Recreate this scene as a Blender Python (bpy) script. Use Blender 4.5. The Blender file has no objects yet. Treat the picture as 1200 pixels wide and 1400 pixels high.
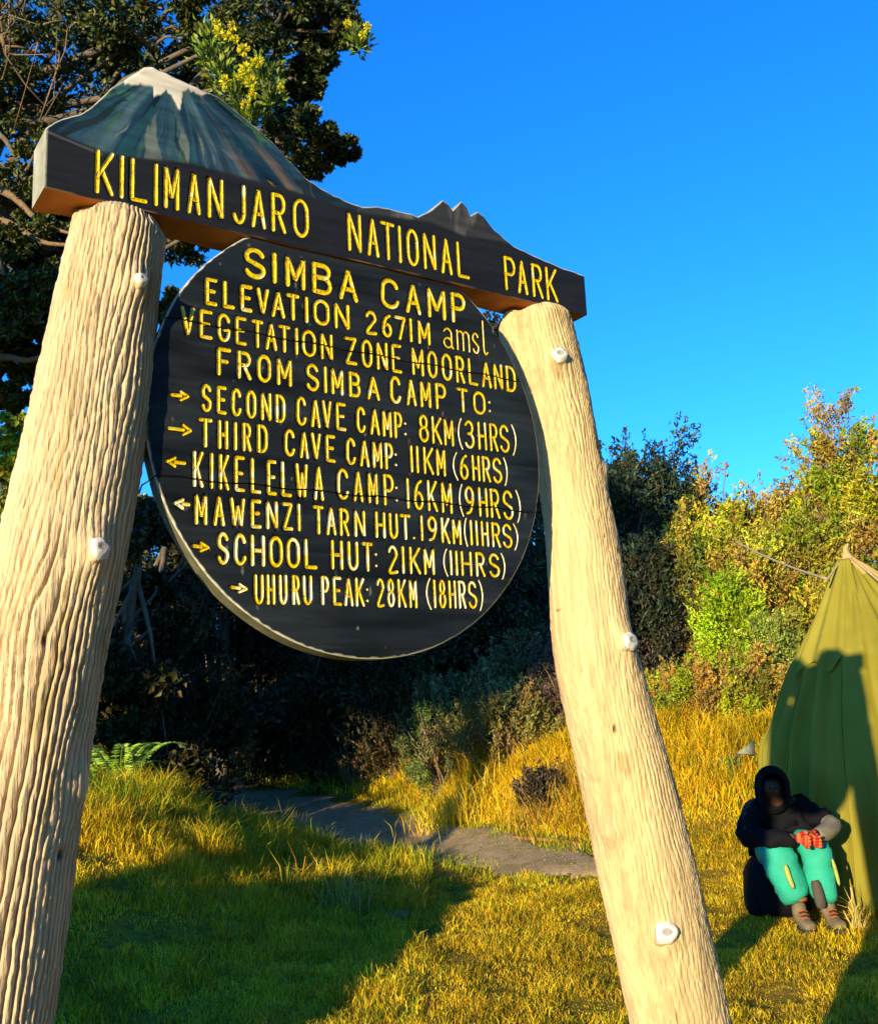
import bpy, bmesh, math
import numpy as np
from mathutils import Matrix, Vector
D = bpy.data
SC = bpy.context.scene
COL = SC.collection
rng = np.random.default_rng(7)

# ------------------------------------------------------------------ camera
CAMX = (0.99886, 0.00991, -0.04677)
CAMF = (0.0, 0.97828, 0.20728)
CAMU = (0.0478, -0.20704, 0.97716)
EYE = 1.5
cd = D.cameras.new('camera'); cam = D.objects.new('camera', cd); COL.objects.link(cam)
cd.sensor_fit = 'VERTICAL'; cd.lens = 35.0; cd.sensor_height = 35.0 * 1400 / 1450
cd.clip_start = 0.05; cd.clip_end = 2000
cam.matrix_world = Matrix(((CAMX[0], CAMU[0], -CAMF[0], 0), (CAMX[1], CAMU[1], -CAMF[1], 0),
                           (CAMX[2], CAMU[2], -CAMF[2], EYE), (0, 0, 0, 1)))
SC.camera = cam

# ------------------------------------------------------------------ light
SUN_AZ = math.radians(27.5)      # light travels towards +Y turned this much to +X
SUN_EL = math.radians(8.2)
tosun = Vector((-math.sin(SUN_AZ) * math.cos(SUN_EL), -math.cos(SUN_AZ) * math.cos(SUN_EL), math.sin(SUN_EL)))
W = D.worlds.new('World'); SC.world = W; W.use_nodes = True
nt = W.node_tree; bgn = nt.nodes['Background']
sky = nt.nodes.new('ShaderNodeTexSky'); sky.sky_type = 'NISHITA'; sky.sun_disc = False
sky.sun_elevation = SUN_EL
sky.sun_rotation = math.atan2(tosun.x, tosun.y)
sky.altitude = 2600; sky.air_density = 1.0; sky.dust_density = 0.0; sky.ozone_density = 2.0
hs = nt.nodes.new('ShaderNodeHueSaturation'); hs.inputs['Saturation'].default_value = 1.3
nt.links.new(sky.outputs[0], hs.inputs['Color'])
mu = nt.nodes.new('ShaderNodeMix'); mu.data_type = 'RGBA'; mu.blend_type = 'MULTIPLY'; mu.inputs[0].default_value = 1
mu.inputs[7].default_value = (0.80, 1.80, 2.7, 1)
nt.links.new(hs.outputs[0], mu.inputs[6]); nt.links.new(mu.outputs[2], bgn.inputs['Color'])
bgn.inputs['Strength'].default_value = 0.122
sl = D.lights.new('sun', 'SUN'); sl.energy = 5.0; sl.angle = math.radians(0.55); sl.color = (1.0, 0.82, 0.50)
sun = D.objects.new('sun', sl); COL.objects.link(sun)
sun.rotation_euler = (-tosun).to_track_quat('-Z', 'Y').to_euler()
SC.view_settings.view_transform = 'Standard'; SC.view_settings.look = 'None'
SC.view_settings.exposure = 0.62; SC.view_settings.gamma = 1
SC.view_settings.use_curve_mapping = False
SC.render.engine = 'CYCLES'
SC.cycles.max_bounces = 6

# ------------------------------------------------------------------ helpers
def P(px, py, y):
    """world point seen at photo pixel (px,py) when it stands y metres in front of the camera"""
    a = (px - 600) / 1450; b = (700 - py) / 1450
    d = np.array([CAMX[i] * a + CAMF[i] + CAMU[i] * b for i in range(3)])
    d = d * (y / d[1]); d[2] += EYE
    return d

def tag(o, label=None, cat=None, group=None, kind=None):
    if label: o['label'] = label
    if cat: o['category'] = cat
    if group: o['group'] = group
    if kind: o['kind'] = kind
    return o

def empty(name, loc, rz=0.0):
    o = D.objects.new(name, None); COL.objects.link(o); o.location = [float(c) for c in loc]; o.rotation_euler = (0, 0, rz)
    o.empty_display_size = 0.1
    return o

def mesh(name, v, faces, mat=None, parent=None, smooth=False, tint=None, fmat=None):
    """v (N,3); faces: list of arrays (k,3|4) or python list; tint: (N,3) point colour"""
    me = D.meshes.new(name)
    v = np.asarray(v, dtype=np.float32)
    if isinstance(faces, np.ndarray): faces = [faces]
    if len(faces) and isinstance(faces[0], np.ndarray) and faces[0].ndim == 2:
        tot = np.concatenate([np.full(len(f), f.shape[1]) for f in faces])
        idx = np.concatenate([f.ravel() for f in faces])
    else:
        tot = np.array([len(f) for f in faces]); idx = np.array([i for f in faces for i in f])
    me.vertices.add(len(v)); me.vertices.foreach_set('co', v.ravel())
    me.loops.add(len(idx)); me.loops.foreach_set('vertex_index', idx.astype(np.int32))
    me.polygons.add(len(tot)); st = np.concatenate([[0], np.cumsum(tot)[:-1]])
    me.polygons.foreach_set('loop_start', st.astype(np.int32)); me.polygons.foreach_set('loop_total', tot.astype(np.int32))
    if smooth: me.polygons.foreach_set('use_smooth', np.ones(len(tot), dtype=bool))
    if tint is not None:
        a = me.color_attributes.new('tint', 'FLOAT_COLOR', 'POINT')
        c = np.ones((len(v), 4), dtype=np.float32); c[:, :3] = tint
        a.data.foreach_set('color', c.ravel())
    if mat is not None:
        for m in (mat if isinstance(mat, (list, tuple)) else [mat]): me.materials.append(m)
    if fmat is not None: me.polygons.foreach_set('material_index', np.asarray(fmat, dtype=np.int32))
    me.update(calc_edges=True); me.validate()
    o = D.objects.new(name, me); COL.objects.link(o)
    if parent is not None: o.parent = parent
    return o

def cat(parts):
    """join [(v,[faces])] -> v, faces"""
    V = []; F = []; n = 0
    for v, f in parts:
        V.append(np.asarray(v, float)); 
        for q in (f if isinstance(f, list) else [f]): F.append(np.asarray(q) + n)
        n += len(v)
    return np.concatenate(V), F

def _h(ix, iy, iz, s):
    h = (ix * 374761393 + iy * 668265263 + iz * 2147483647 + s * 974634777) & 0xffffffff
    h = ((h ^ (h >> 13)) * 1274126177) & 0xffffffff
    return ((h ^ (h >> 16)) & 0xffff) / 65535.0
def noise(x, y=0.0, z=0.0, s=0):
    x, y, z = np.broadcast_arrays(np.asarray(x, float), np.asarray(y, float), np.asarray(z, float))
    xi = np.floor(x).astype(np.int64); yi = np.floor(y).astype(np.int64); zi = np.floor(z).astype(np.int64)
    fx, fy, fz = x - xi, y - yi, z - zi
    fx = fx * fx * (3 - 2 * fx); fy = fy * fy * (3 - 2 * fy); fz = fz * fz * (3 - 2 * fz)
    r = 0
    for a in (0, 1):
        for b in (0, 1):
            for c in (0, 1):
                r = r + _h(xi + a, yi + b, zi + c, s) * (fx if a else 1 - fx) * (fy if b else 1 - fy) * (fz if c else 1 - fz)
    return r * 2 - 1
def fbm(x, y=0.0, z=0.0, s=0, o=4):
    r = 0; a = 1.0
    for k in range(o):
        f = 2 ** k
        r = r + a * noise(np.asarray(x) * f, np.asarray(y) * f, np.asarray(z) * f, s + k); a *= 0.5
    return r
def sstep(a, b, x):
    t = np.clip((np.asarray(x, float) - a) / (b - a), 0, 1); return t * t * (3 - 2 * t)

def tube(pts, rad, n=8, cap=True):
    pts = np.asarray(pts, float); rad = np.broadcast_to(np.asarray(rad, float), (len(pts),))
    tg = np.gradient(pts, axis=0); tg /= np.linalg.norm(tg, axis=1)[:, None] + 1e-12
    ref = np.array([0, 0, 1.0]) if abs(tg[0][2]) < 0.9 else np.array([1.0, 0, 0])
    V = []
    for p, t, r in zip(pts, tg, rad):
        a = np.cross(t, ref); a /= np.linalg.norm(a) + 1e-12; b = np.cross(t, a); ref = -np.cross(t, a) if False else ref
        th = np.arange(n) * 2 * math.pi / n
        V.append(p + r * (np.cos(th)[:, None] * a + np.sin(th)[:, None] * b))
    V = np.concatenate(V); m = len(pts)
    i = np.arange(m - 1)[:, None] * n; j = np.arange(n)[None, :]; j2 = (j + 1) % n
    F = np.stack([i + j, i + j2, i + n + j2, i + n + j], -1).reshape(-1, 4)
    if cap:
        V = np.concatenate([V, pts[:1], pts[-1:]]); k = m * n
        j = np.arange(n); j2 = (j + 1) % n
        T = np.concatenate([np.stack([np.full(n, k), j2, j], 1), np.stack([np.full(n, k + 1), (m - 1) * n + j, (m - 1) * n + j2], 1)])
        return V, [F, T]
    return V, [F]

def smoothline(pts, n):
    pts = np.asarray(pts, float); t = np.linspace(0, len(pts) - 1, n)
    i = np.clip(t.astype(int), 0, len(pts) - 2); f = (t - i)[:, None]
    pm = pts[np.clip(i - 1, 0, None)]; p0 = pts[i]; p1 = pts[i + 1]; p2 = pts[np.clip(i + 2, None, len(pts) - 1)]
    return 0.5 * (2 * p0 + (p1 - pm) * f + (2 * pm - 5 * p0 + 4 * p1 - p2) * f ** 2 + (3 * p0 - pm - 3 * p1 + p2) * f ** 3)

# ------------------------------------------------------------------ materials
def newmat(name):
    m = D.materials.new(name); m.use_nodes = True
    return m, m.node_tree, m.node_tree.nodes['Principled BSDF'], m.node_tree.nodes['Material Output']
def N(t, ty, **k):
    n = t.nodes.new(ty)
    for a, b in k.items():
        if a in n.inputs: n.inputs[a].default_value = b
        else: setattr(n, a, b)
    return n
def mixc(t, fac, a, b, mode='MIX'):
    n = t.nodes.new('ShaderNodeMix'); n.data_type = 'RGBA'; n.blend_type = mode
    for i, x in ((0, fac), (6, a), (7, b)):
        if hasattr(x, 'is_linked') or hasattr(x, 'links'): t.links.new(x, n.inputs[i])
        else: n.inputs[i].default_value = x if i == 0 else tuple(x) + ((1,) if len(x) == 3 else ())
    return n.outputs[2]
def noisetex(t, scale, detail=4, rough=0.6, vec=None, dims=None):
    n = t.nodes.new('ShaderNodeTexNoise'); n.inputs['Scale'].default_value = scale; n.inputs['Detail'].default_value = detail
    n.inputs['Roughness'].default_value = rough
    if vec is None:
        tc = t.nodes.new('ShaderNodeTexCoord'); vec = tc.outputs['Object']
    t.links.new(vec, n.inputs['Vector'])
    return n.outputs['Fac']
def ramp(t, fac, stops):
    r = t.nodes.new('ShaderNodeValToRGB'); t.links.new(fac, r.inputs[0])
    el = r.color_ramp.elements
    while len(el) < len(stops): el.new(0.5)
    for e, (p, c) in zip(el, stops): e.position = p; e.color = tuple(c) + (1,) if len(c) == 3 else c
    return r.outputs[0]
def bump(t, bs, h, strength=0.3, dist=0.01):
    b = t.nodes.new('ShaderNodeBump'); b.inputs['Strength'].default_value = strength; b.inputs['Distance'].default_value = dist
    t.links.new(h, b.inputs['Height']); t.links.new(b.outputs[0], bs.inputs['Normal']); return b
def scalemap(t, s):
    tc = t.nodes.new('ShaderNodeTexCoord'); mp = t.nodes.new('ShaderNodeMapping'); mp.inputs['Scale'].default_value = s
    t.links.new(tc.outputs['Object'], mp.inputs[0]); return mp.outputs[0]

def mat_simple(name, col, col2=None, rough=0.8, scale=20, bumps=0.2, bd=0.004, spec=0.3):
    m, t, b, o = newmat(name)
    f = noisetex(t, scale)
    c = ramp(t, f, [(0.3, col), (0.7, col2 or [x * 0.7 for x in col])])
    t.links.new(c, b.inputs['Base Color']); b.inputs['Roughness'].default_value = rough
    b.inputs['Specular IOR Level'].default_value = spec
    if bumps: bump(t, b, noisetex(t, scale * 4), bumps, bd)
    return m
def mat_worn_glint(name, c, worn_glint):  # pale mix holds paint wear and painted gloss highlights, stronger on lower lines
    m, t, b, o = newmat(name)
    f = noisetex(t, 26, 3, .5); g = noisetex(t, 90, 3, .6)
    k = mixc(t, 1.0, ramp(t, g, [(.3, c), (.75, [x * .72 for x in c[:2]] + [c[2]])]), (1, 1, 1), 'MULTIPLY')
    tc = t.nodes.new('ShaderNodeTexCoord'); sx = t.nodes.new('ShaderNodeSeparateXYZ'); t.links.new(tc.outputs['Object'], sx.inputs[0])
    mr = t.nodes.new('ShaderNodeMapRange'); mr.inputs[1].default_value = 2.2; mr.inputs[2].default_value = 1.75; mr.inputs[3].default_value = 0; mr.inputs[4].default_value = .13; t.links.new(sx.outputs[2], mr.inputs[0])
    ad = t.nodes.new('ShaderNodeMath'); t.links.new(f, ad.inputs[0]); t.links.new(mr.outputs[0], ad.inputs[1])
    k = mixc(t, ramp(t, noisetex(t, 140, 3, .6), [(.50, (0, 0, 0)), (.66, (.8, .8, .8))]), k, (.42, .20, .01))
    t.links.new(mixc(t, ramp(t, ad.outputs[0], [(.60, (0, 0, 0)), (.68, (.85, .85, .85))]), k, worn_glint), b.inputs['Base Color'])
    b.inputs['Roughness'].default_value = .32; b.inputs['Specular IOR Level'].default_value = .5; bump(t, b, g, .5, .002); return m
def mat_leaf(name, rough=0.5, trans=0.25, spec=0.35):
    m, t, b, o = newmat(name)
    a = N(t, 'ShaderNodeAttribute', attribute_name='tint')
    t.links.new(a.outputs['Color'], b.inputs['Base Color']); b.inputs['Roughness'].default_value = rough
    b.inputs['Specular IOR Level'].default_value = spec
    tr = t.nodes.new('ShaderNodeBsdfTranslucent'); t.links.new(a.outputs['Color'], tr.inputs['Color'])
    mx = t.nodes.new('ShaderNodeMixShader'); mx.inputs[0].default_value = trans
    t.links.new(b.outputs[0], mx.inputs[1]); t.links.new(tr.outputs[0], mx.inputs[2]); t.links.new(mx.outputs[0], o.inputs['Surface'])
    return m
def mat_tint(name, rough=0.6, spec=0.3, nscale=30, namt=0.35, bs=0.25, bd=0.002, vec=(1, 1, 1)):
    """painted surface: colour from the point attribute, broken up by noise"""
    m, t, b, o = newmat(name)
    a = N(t, 'ShaderNodeAttribute', attribute_name='tint')
    v = scalemap(t, vec)
    f = noisetex(t, nscale, 5, 0.6, v)
    c = mixc(t, namt, a.outputs['Color'], ramp(t, f, [(0.25, (0.45, 0.45, 0.45)), (0.75, (1.5, 1.5, 1.5))]), 'MULTIPLY')
    t.links.new(c, b.inputs['Base Color'])
    r = t.nodes.new('ShaderNodeMapRange'); r.inputs[3].default_value = rough - 0.12; r.inputs[4].default_value = rough + 0.12
    t.links.new(noisetex(t, nscale * 0.4, 3, 0.5), r.inputs[0]); t.links.new(r.outputs[0], b.inputs['Roughness'])
    b.inputs['Specular IOR Level'].default_value = spec
    bump(t, b, noisetex(t, nscale * 2, 4, 0.6, v), bs, bd)
    return m

M = {}
M['leaf'] = mat_leaf('leaf', 0.5, 0.14); M['grass'] = mat_leaf('grass_blade', 0.6, 0.10, 0.2)
M['bark'] = mat_simple('tree_bark', (0.10, 0.075, 0.05), (0.20, 0.16, 0.11), 0.9, 12, 0.6, 0.02)
M['twig'] = mat_simple('dry_twig', (0.26, 0.17, 0.09), (0.16, 0.10, 0.055), 0.9, 30)
M['board'] = mat_tint('painted_board', 0.46, 0.35, 30, 0.75, 0.5, 0.003, (0.14, 1, 1.8))
M['yellow'] = mat_worn_glint('yellow_sign_paint', (0.93, 0.67, 0.002), (0.88, 0.80, 0.45, 1))
M['whitep'] = mat_simple('faded_white_paint', (0.80, 0.74, 0.55), (0.75, 0.55, 0.15), 0.3, 90, 0.3, 0.002, 0.6)
M['edge'] = mat_simple('weathered_board_edge', (0.46, 0.43, 0.34), (0.27, 0.27, 0.17), 0.75, 18, 0.4, 0.003)
M['discedge'] = mat_simple('mossy_board_edge', (0.09, 0.095, 0.035), (0.20, 0.185, 0.11), 0.85, 26, 0.6, 0.004)
M['rawwood'] = mat_simple('raw_brown_wood', (0.52, 0.19, 0.035), (0.24, 0.08, 0.018), 0.7, 9, 0.4, 0.004)
M['backwood'] = mat_simple('dark_stained_wood', (0.05, 0.035, 0.03), (0.09, 0.06, 0.04), 0.7, 9)
M['post'] = mat_tint('cream_painted_bark_post', 0.8, 0.2, 55, 0.55, 1.0, 0.007, (1, 1, 0.07))
M['knotwhite'] = mat_simple('white_painted_knot_end', (0.80, 0.80, 0.78), (0.62, 0.56, 0.44), 0.8, 75, 0.5, 0.004)
M['knotgrey'] = mat_simple('grey_knot_heart', (0.42, 0.42, 0.40), (0.30, 0.25, 0.17), 0.85, 90, 0.6, 0.004)

# ------------------------------------------------------------------ ground
YF = ([-8, -4, -0.74, 0.21, 1.13, 2.2, 3.0, 6.0, 20], [26, 18, 13.9, 11.2, 9.75, 8.95, 8.7, 8.2, 8.0])
def gz(x, y):
    x = np.asarray(x, float); y = np.asarray(y, float)
    yy = np.clip(y, 1.5, 40)
    z = 0.05 * (yy - 2) + 0.5 * sstep(16, 60, y)
    z = z + 0.76 * sstep(0.7, 3.1, -x) * sstep(4.8, 8.3, y) * (1 - sstep(9.6, 12.5, y)) 
    s = y - np.interp(x, *YF)
    z = z + ((0.70 + .30 * sstep(1.0, 2.4, x)) * sstep(-0.1, 2.1, s) + 0.12 * np.clip(s - 2, 0, 12)) * sstep(-1.6, 0.2, x)
    z = z + 0.15 * sstep(-1.7, 0.1, s) * sstep(-3.0, 0.0, x) * (1 - sstep(2.0, 3.2, x))
    z = z + 0.03 * fbm(x * 0.9, y * 0.9, 0, 3, 3) + 0.012 * fbm(x * 5, y * 5, 0, 9, 2)
    return z

m, t, b, o = newmat('grassy_soil')
f1 = noisetex(t, 1.3, 6, 0.65); f2 = noisetex(t, 16, 5, 0.7)
c1 = ramp(t, f1, [(0.35, (0.36, 0.23, 0.025)), (0.6, (0.22, 0.18, 0.018))])
c2 = mixc(t, 0.8, c1, ramp(t, f2, [(0.3, (0.35, 0.35, 0.35)), (0.72, (1.5, 1.45, 1.3))]), 'MULTIPLY')
t.links.new(c2, b.inputs['Base Color']); b.inputs['Roughness'].default_value = 0.95; b.inputs['Specular IOR Level'].default_value = 0.1
bump(t, b, noisetex(t, 40, 5, 0.7), 0.8, 0.03); M['soil'] = m
m, t, b, o = newmat('dusty_path')
f1 = noisetex(t, 2.2, 6, 0.65); f2 = noisetex(t, 60, 5, 0.75)
c1 = ramp(t, f1, [(0.3, (0.66, 0.47, 0.25)), (0.65, (0.44, 0.31, 0.16))])
c1 = mixc(t, ramp(t, noisetex(t, 9, 4, .7), [(.50, (0, 0, 0)), (.62, (.8, .8, .8))]), c1, (.30, .26, .05))
c2 = mixc(t, 0.5, c1, ramp(t, f2, [(0.3, (0.6, 0.6, 0.6)), (0.75, (1.3, 1.3, 1.25))]), 'MULTIPLY')
t.links.new(c2, b.inputs['Base Color']); b.inputs['Roughness'].default_value = 0.95; b.inputs['Specular IOR Level'].default_value = 0.1
bump(t, b, noisetex(t, 55, 6, 0.75), 0.9, 0.03); M['path'] = m

def axis(a, b, c, d, fine):
    """coordinates fine between b and c, coarse outside"""
    L = [b]; s = fine
    while L[0] > a: s *= 1.25; L.insert(0, L[0] - s)
    R = list(np.arange(b + fine, c, fine)); s = fine
    R.append(c)
    while R[-1] < d: s *= 1.25; R.append(R[-1] + s)
    return np.array(L + R)
gx = axis(-400, -6, 6, 400, 0.11); gy = axis(-60, 3.5, 15, 600, 0.11)
X, Y = np.meshgrid(gx, gy); V = np.stack([X, Y, gz(X, Y)], -1).reshape(-1, 3)
nx = len(gx); i = np.arange(len(gy) - 1)[:, None] * nx + np.arange(nx - 1)[None, :]
F = np.stack([i, i + 1, i + nx + 1, i + nx], -1).reshape(-1, 4)
tag(mesh('ground', V, F, M['soil'], smooth=True), kind='structure')

PC = smoothline([(1.5, 8.82), (1.3, 8.9), (1.05, 9.05), (0.25, 10.1), (-0.65, 11.6), (-1.9, 14.0), (-3.6, 17.5), (-6, 22)], 90)
PWD = np.interp(np.linspace(0, 1, 90), [0, 0.12, 0.3, 0.5, 0.7, 1], [0.14, 0.24, 0.33, 0.52, 0.75, 0.9])
def path_dist(x, y):
    d = np.hypot(np.asarray(x)[:, None] - PC[None, :, 0], np.asarray(y)[:, None] - PC[None, :, 1])
    k = d.argmin(1); return d.min(1) - PWD[k]
tg = np.gradient(PC, axis=0); tg /= np.linalg.norm(tg, axis=1)[:, None]; nr = np.stack([-tg[:, 1], tg[:, 0]], 1)
sv = np.linspace(-1, 1, 19)
wob = 1 + 0.3 * fbm(np.arange(90) * 0.35, 0, 0, 5, 3)[:, None] * np.abs(sv)[None, :]
PP = PC[:, None, :] + nr[:, None, :] * (sv[None, :] * PWD[:, None] * wob)[..., None]
Z = gz(PP[..., 0], PP[..., 1]) + 0.028 - 0.03 * (np.abs(sv) ** 6)[None, :]
V = np.concatenate([PP, Z[..., None]], -1).reshape(-1, 3)
i = np.arange(89)[:, None] * 19 + np.arange(18)[None, :]
F = np.stack([i, i + 1, i + 20, i + 19], -1).reshape(-1, 4)
tag(mesh('path', V, F, M['path'], smooth=True), kind='structure')

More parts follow.
